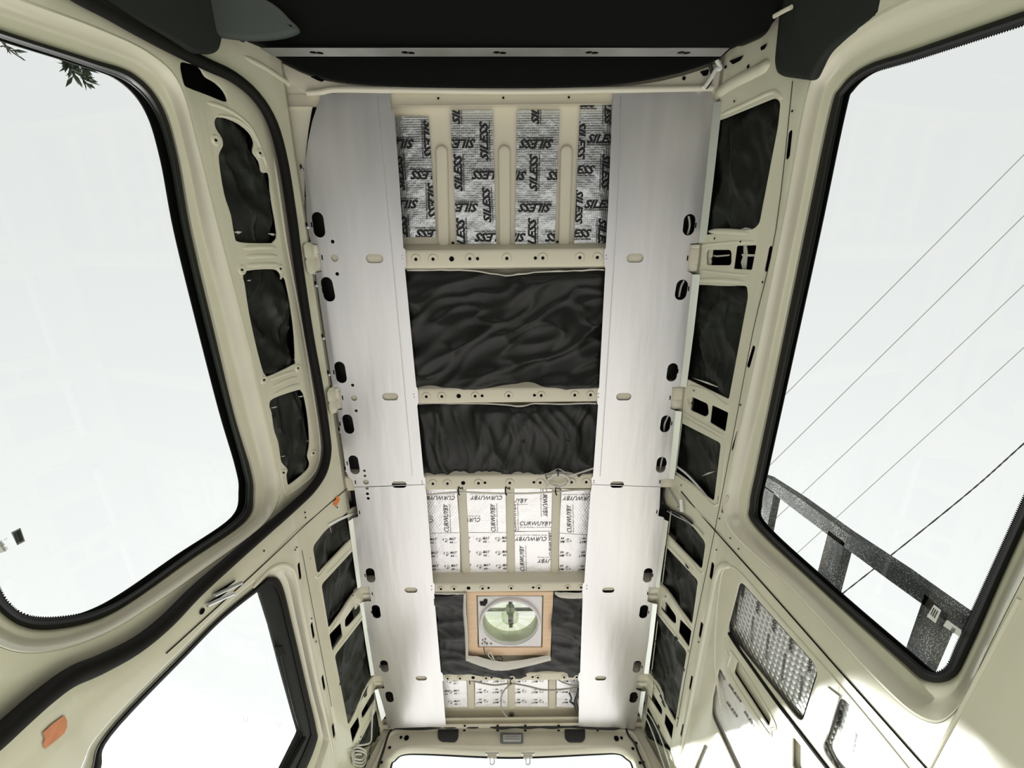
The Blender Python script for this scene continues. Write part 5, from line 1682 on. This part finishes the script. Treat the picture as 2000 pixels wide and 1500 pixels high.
# rear frame fittings
def box_on(surf, pts, d, thick, bev, mat, name, parent=None, r=0.01):
    return plate(name, surf, rc(px(surf, pts, d), r), (), d, thick, bev, mat, parent)
for q, lab in (([(855,1423),(896,1422),(895,1440),(889,1448),(862,1447),(855,1441)], 'left'), ([(1103,1422),(1143,1423),(1143,1441),(1137,1448),(1110,1448),(1103,1440)], 'right')):
    o = box_on(REAR, q, 0.010, 0.012, 0.004, GREYP, 'foam_pad')
    tag(o, 'dark grey rounded pad on the rear frame, ' + lab + ' of the interior lamp', 'pad', 'grey pads on the rear frame')
o = box_on(REAR, [(977,1430),(1022,1430),(1022,1450),(977,1450)], 0.012, 0.014, 0.004, LAMPG, 'interior_lamp')
tag(o, 'small ribbed grey interior lamp in the middle of the rear frame', 'lamp')
box_on(REAR, [(983,1434),(1017,1434),(1017,1447),(983,1447)], 0.017, 0.006, 0.002, PLASW, 'lens', o, r=.004)
b = None
for k in range(4):
    x = tube_bm(wp(REAR, [(984,1435.5 + k * 3.3),(1016,1435.5 + k * 3.3)], 0.018), 0.0022, 6)
    b = x if b is None else join(b, x)
finish('lens_rib', b, LAMPG, o)
for cx, lab in ((961, 'left'), (1031, 'right')):
    o = box_on(REAR, [(cx - 14,1470),(cx + 14,1470),(cx + 12,1473),(cx - 12,1473)], 0.012, 0.01, 0.002, BRASSY, 'hinge', r=.002)
    tag(o, 'small steel latch hanging over the rear window, ' + lab + ' of two', 'latch', 'steel latches over the rear window')
    box_on(REAR, [(cx - 9,1473),(cx + 9,1473),(cx + 9,1480),(cx - 9,1480)], 0.010, 0.006, 0.001, PAINT, 'mounting_plate', o, r=.002)
    finish('loop', tube_bm(catmull(wp(REAR, [(cx - 4,1478),(cx - 4,1490),(cx - 2,1493),(cx + 2,1493),(cx + 4,1490),(cx + 4,1478)], 0.008), 3, False), 0.0028, 8), BRASSY, o)
# push clips along the left edge between seal and ceiling panel
for c, lab in (((604,213), 'first from the cab'), ((588,331), 'second from the cab'), ((599,444), 'third from the cab'), ((616,558), 'fourth from the cab'), ((630,661), 'fifth from the cab'), ((641,732), 'sixth from the cab'), ((662,843), 'seventh from the cab'), ((674,919), 'last before the seam')):
    w0 = LW.w(*LW.hit(c, 0.0), 0.0)
    x = bmesh.new(); bmesh.ops.create_uvsphere(x, u_segments=10, v_segments=6, radius=0.006, matrix=Matrix.Translation(LW.w(*LW.hit(c, 0.0), 0.005)))
    o = finish('push_clip', x, BRASSY); tag(o, 'small steel clip beside the left ceiling panel, ' + lab, 'clip', 'steel clips along the left edge')
    u, v = LW.hit((c[0], c[1] - 4), 0.0036)
    finish('clip_slot', plate_bm(LW, [(u - .009, v - .004), (u + .003, v - .004), (u + .003, v + .004), (u - .009, v + .004)], (), 0.004, 0.001, 0), HOLE, o)

# =================================================================== OUTSIDE
# black mesh-clad steel frame beyond the right window
OX = 1.75
OUT = Flat((OX, 0, 0), (0, 1, 0), (0, 0, 1), (-1, 0, 0))
def bar(surf, a, b_, w_, dpt, d=0.0):
    A, B = Vector(surf.hit(a, d)), Vector(surf.hit(b_, d))
    t = (B - A).normalized(); n_ = Vector((-t.y, t.x)) * w_ / 2
    return plate_bm(surf, [tuple(A - n_), tuple(B - n_), tuple(B + n_), tuple(A + n_)], (), d, dpt, 0)
fr = empty('outdoor_frame', OUT.w(*OUT.hit((1700, 1080)), 0))
tag(fr, 'speckled black steel frame standing outside the right window', 'steel frame')
def poly(pts, thick=0.05):
    return plate_bm(OUT, px(OUT, pts), (), 0.0, thick, 0)
finish('top_rail', poly([(1470,922),(1497,931),(1560,972),(1650,1038),(1760,1112),(1830,1163),(1900,1213),(1960,1258),(1945,1285),(1890,1242),(1815,1190),(1740,1136),(1640,1062),(1560,1002),(1500,956),(1465,940)]), SPECK, fr, angle=20)
finish('post', poly([(1478,940),(1512,962),(1498,1032),(1492,1080),(1460,1060)]), SPECK, fr)
finish('post', poly([(1618,1036),(1650,1060),(1628,1145),(1615,1200),(1588,1180),(1597,1117)]), SPECK, fr)
finish('post', poly([(1806,1160),(1852,1200),(1808,1305),(1790,1345),(1752,1310),(1768,1270)]), SPECK, fr)
# overhead lines high above
HI = Flat((0, 0, 7.5), (1, 0, 0), (0, 1, 0), (0, 0, -1))
for a, b_, r, m, lab in (((2260,40),(1400,905),0.0065,WIRE,'first and highest of the five'), ((2260,165),(1380,1030),0.0065,WIRE,'second of the five'), ((2240,330),(1420,1102),0.0065,WIRE,'third of the five'),
                      ((2240,460),(1480,1150),0.0065,WIRE,'fourth of the five')):
    o = finish('overhead_line', tube_bm([HI.w(*HI.hit(a)), HI.w(*HI.hit(((a[0] + b_[0]) / 2, (a[1] + b_[1]) / 2 + 1.0))), HI.w(*HI.hit(b_))], r, 6), m)
    tag(o, 'thin grey overhead line crossing the right window, ' + lab, 'overhead line', 'overhead lines')
P = [HI.w(*HI.hit(p)) for p in [(2260,630),(2000,866),(1874,977),(1646,1159),(1560,1222)]]
P = catmull(P, 26, False)
A = [p + Vector((math.sin(i * 1.1), math.cos(i * 1.1), 0)) * 0.008 for i, p in enumerate(P)]
B = [p - Vector((math.sin(i * 1.1), math.cos(i * 1.1), 0)) * 0.008 for i, p in enumerate(P)]
o = finish('overhead_line', join(tube_bm(A, 0.009, 5), tube_bm(B, 0.009, 5)), WIRED)
tag(o, 'dark twisted overhead line crossing the right window, lowest of the five', 'overhead line', 'overhead lines')
# twigs hanging into view at the top of the left window
TW = Flat((-3.0, 0, 0), (0, 1, 0), (0, 0, 1), (1, 0, 0))
def twig(paths, label, leaves, size, seed):
    rnd = random.Random(seed)
    t = empty('tree_twig', TW.w(*TW.hit(paths[0][0])))
    tag(t, label, 'twig', 'twigs at the top of the left window')
    b = None; lf = bmesh.new()
    for p in paths:
        W3 = catmull([TW.w(*TW.hit(q), rnd.uniform(-.04, .04)) for q in p], 6, False)
        x = tube_bm(W3, [0.010 * (1 - 0.75 * i / len(W3)) for i in range(len(W3))], 5)
        b = x if b is None else join(b, x)
        for i in range(leaves):
            q = W3[int((i + 0.5) / leaves * (len(W3) - 1))]
            d0 = (W3[-1] - W3[0]).normalized()
            dr = (d0 * 0.8 + Vector((rnd.uniform(-1, 1), rnd.uniform(-1, 1), rnd.uniform(-1, 1)))).normalized()
            sd_ = dr.cross(Vector((rnd.uniform(-1, 1), rnd.uniform(-1, 1), 1))).normalized()
            up_ = dr.cross(sd_)
            L_ = size * rnd.uniform(0.6, 1.2); w_ = L_ * 0.13
            v0 = q; v1 = q + dr * L_ * .5 + sd_ * w_; v2 = q + dr * L_; v3 = q + dr * L_ * .5 - sd_ * w_; v4 = q + dr * L_ * .5 + up_ * w_ * .4
            vs = [lf.verts.new(k) for k in (v0, v1, v2, v3, v4)]
            for f in ((0, 1, 4), (1, 2, 4), (2, 3, 4), (3, 0, 4)): lf.faces.new([vs[k] for k in f])
    finish('stem', b, BARK, t)
    finish('leaves', lf, LEAF, t, smooth=False)
twig([[(128,105),(136,122),(139,142)], [(134,120),(132,136)], [(142,105),(151,128),(153,150)], [(148,115),(158,135),(162,152),(163,163)], [(152,125),(160,132)]], 'bushy twig hanging at the top edge of the left window, largest', 20, 0.085, 3)
twig([[(-30,40),(-5,78),(12,98),(27,112)], [(8,90),(20,95)]], 'thin bare-tipped twig at the very left edge of the left window', 5, 0.07, 5)
twig([[(246,150),(256,166),(260,172)], [(258,158),(266,172),(268,182)]], 'small twig near the upper corner of the left window', 8, 0.06, 8)
# white canopy with clips seen through the rear left window
VB = Flat((-4.0, 0, 0), (0, 1, 0), (0, 0, 1), (1, 0, 0))
vb = px(VB, [(120,1512),(180,1470),(240,1412),(275,1390),(330,1382),(400,1384),(500,1396),(600,1412),(625,1440),(620,1512)])
can = plate('white_canopy', VB, rc(vb, 0.05), (), 0.0, 0.02, 0.006, CANOPY)
tag(can, 'edge of a white cloth canopy outside the rear left window', 'canopy')
for c in ((480,1402),(546,1411)):
    finish('clip', tube_bm(catmull(wp(VB, [(c[0] - 3,c[1] - 4),(c[0] - 4,c[1] + 4),(c[0],c[1] + 8),(c[0] + 4,c[1] + 4),(c[0] + 3,c[1] - 2)], 0.02), 3, False), 0.008, 8), STICK, can)
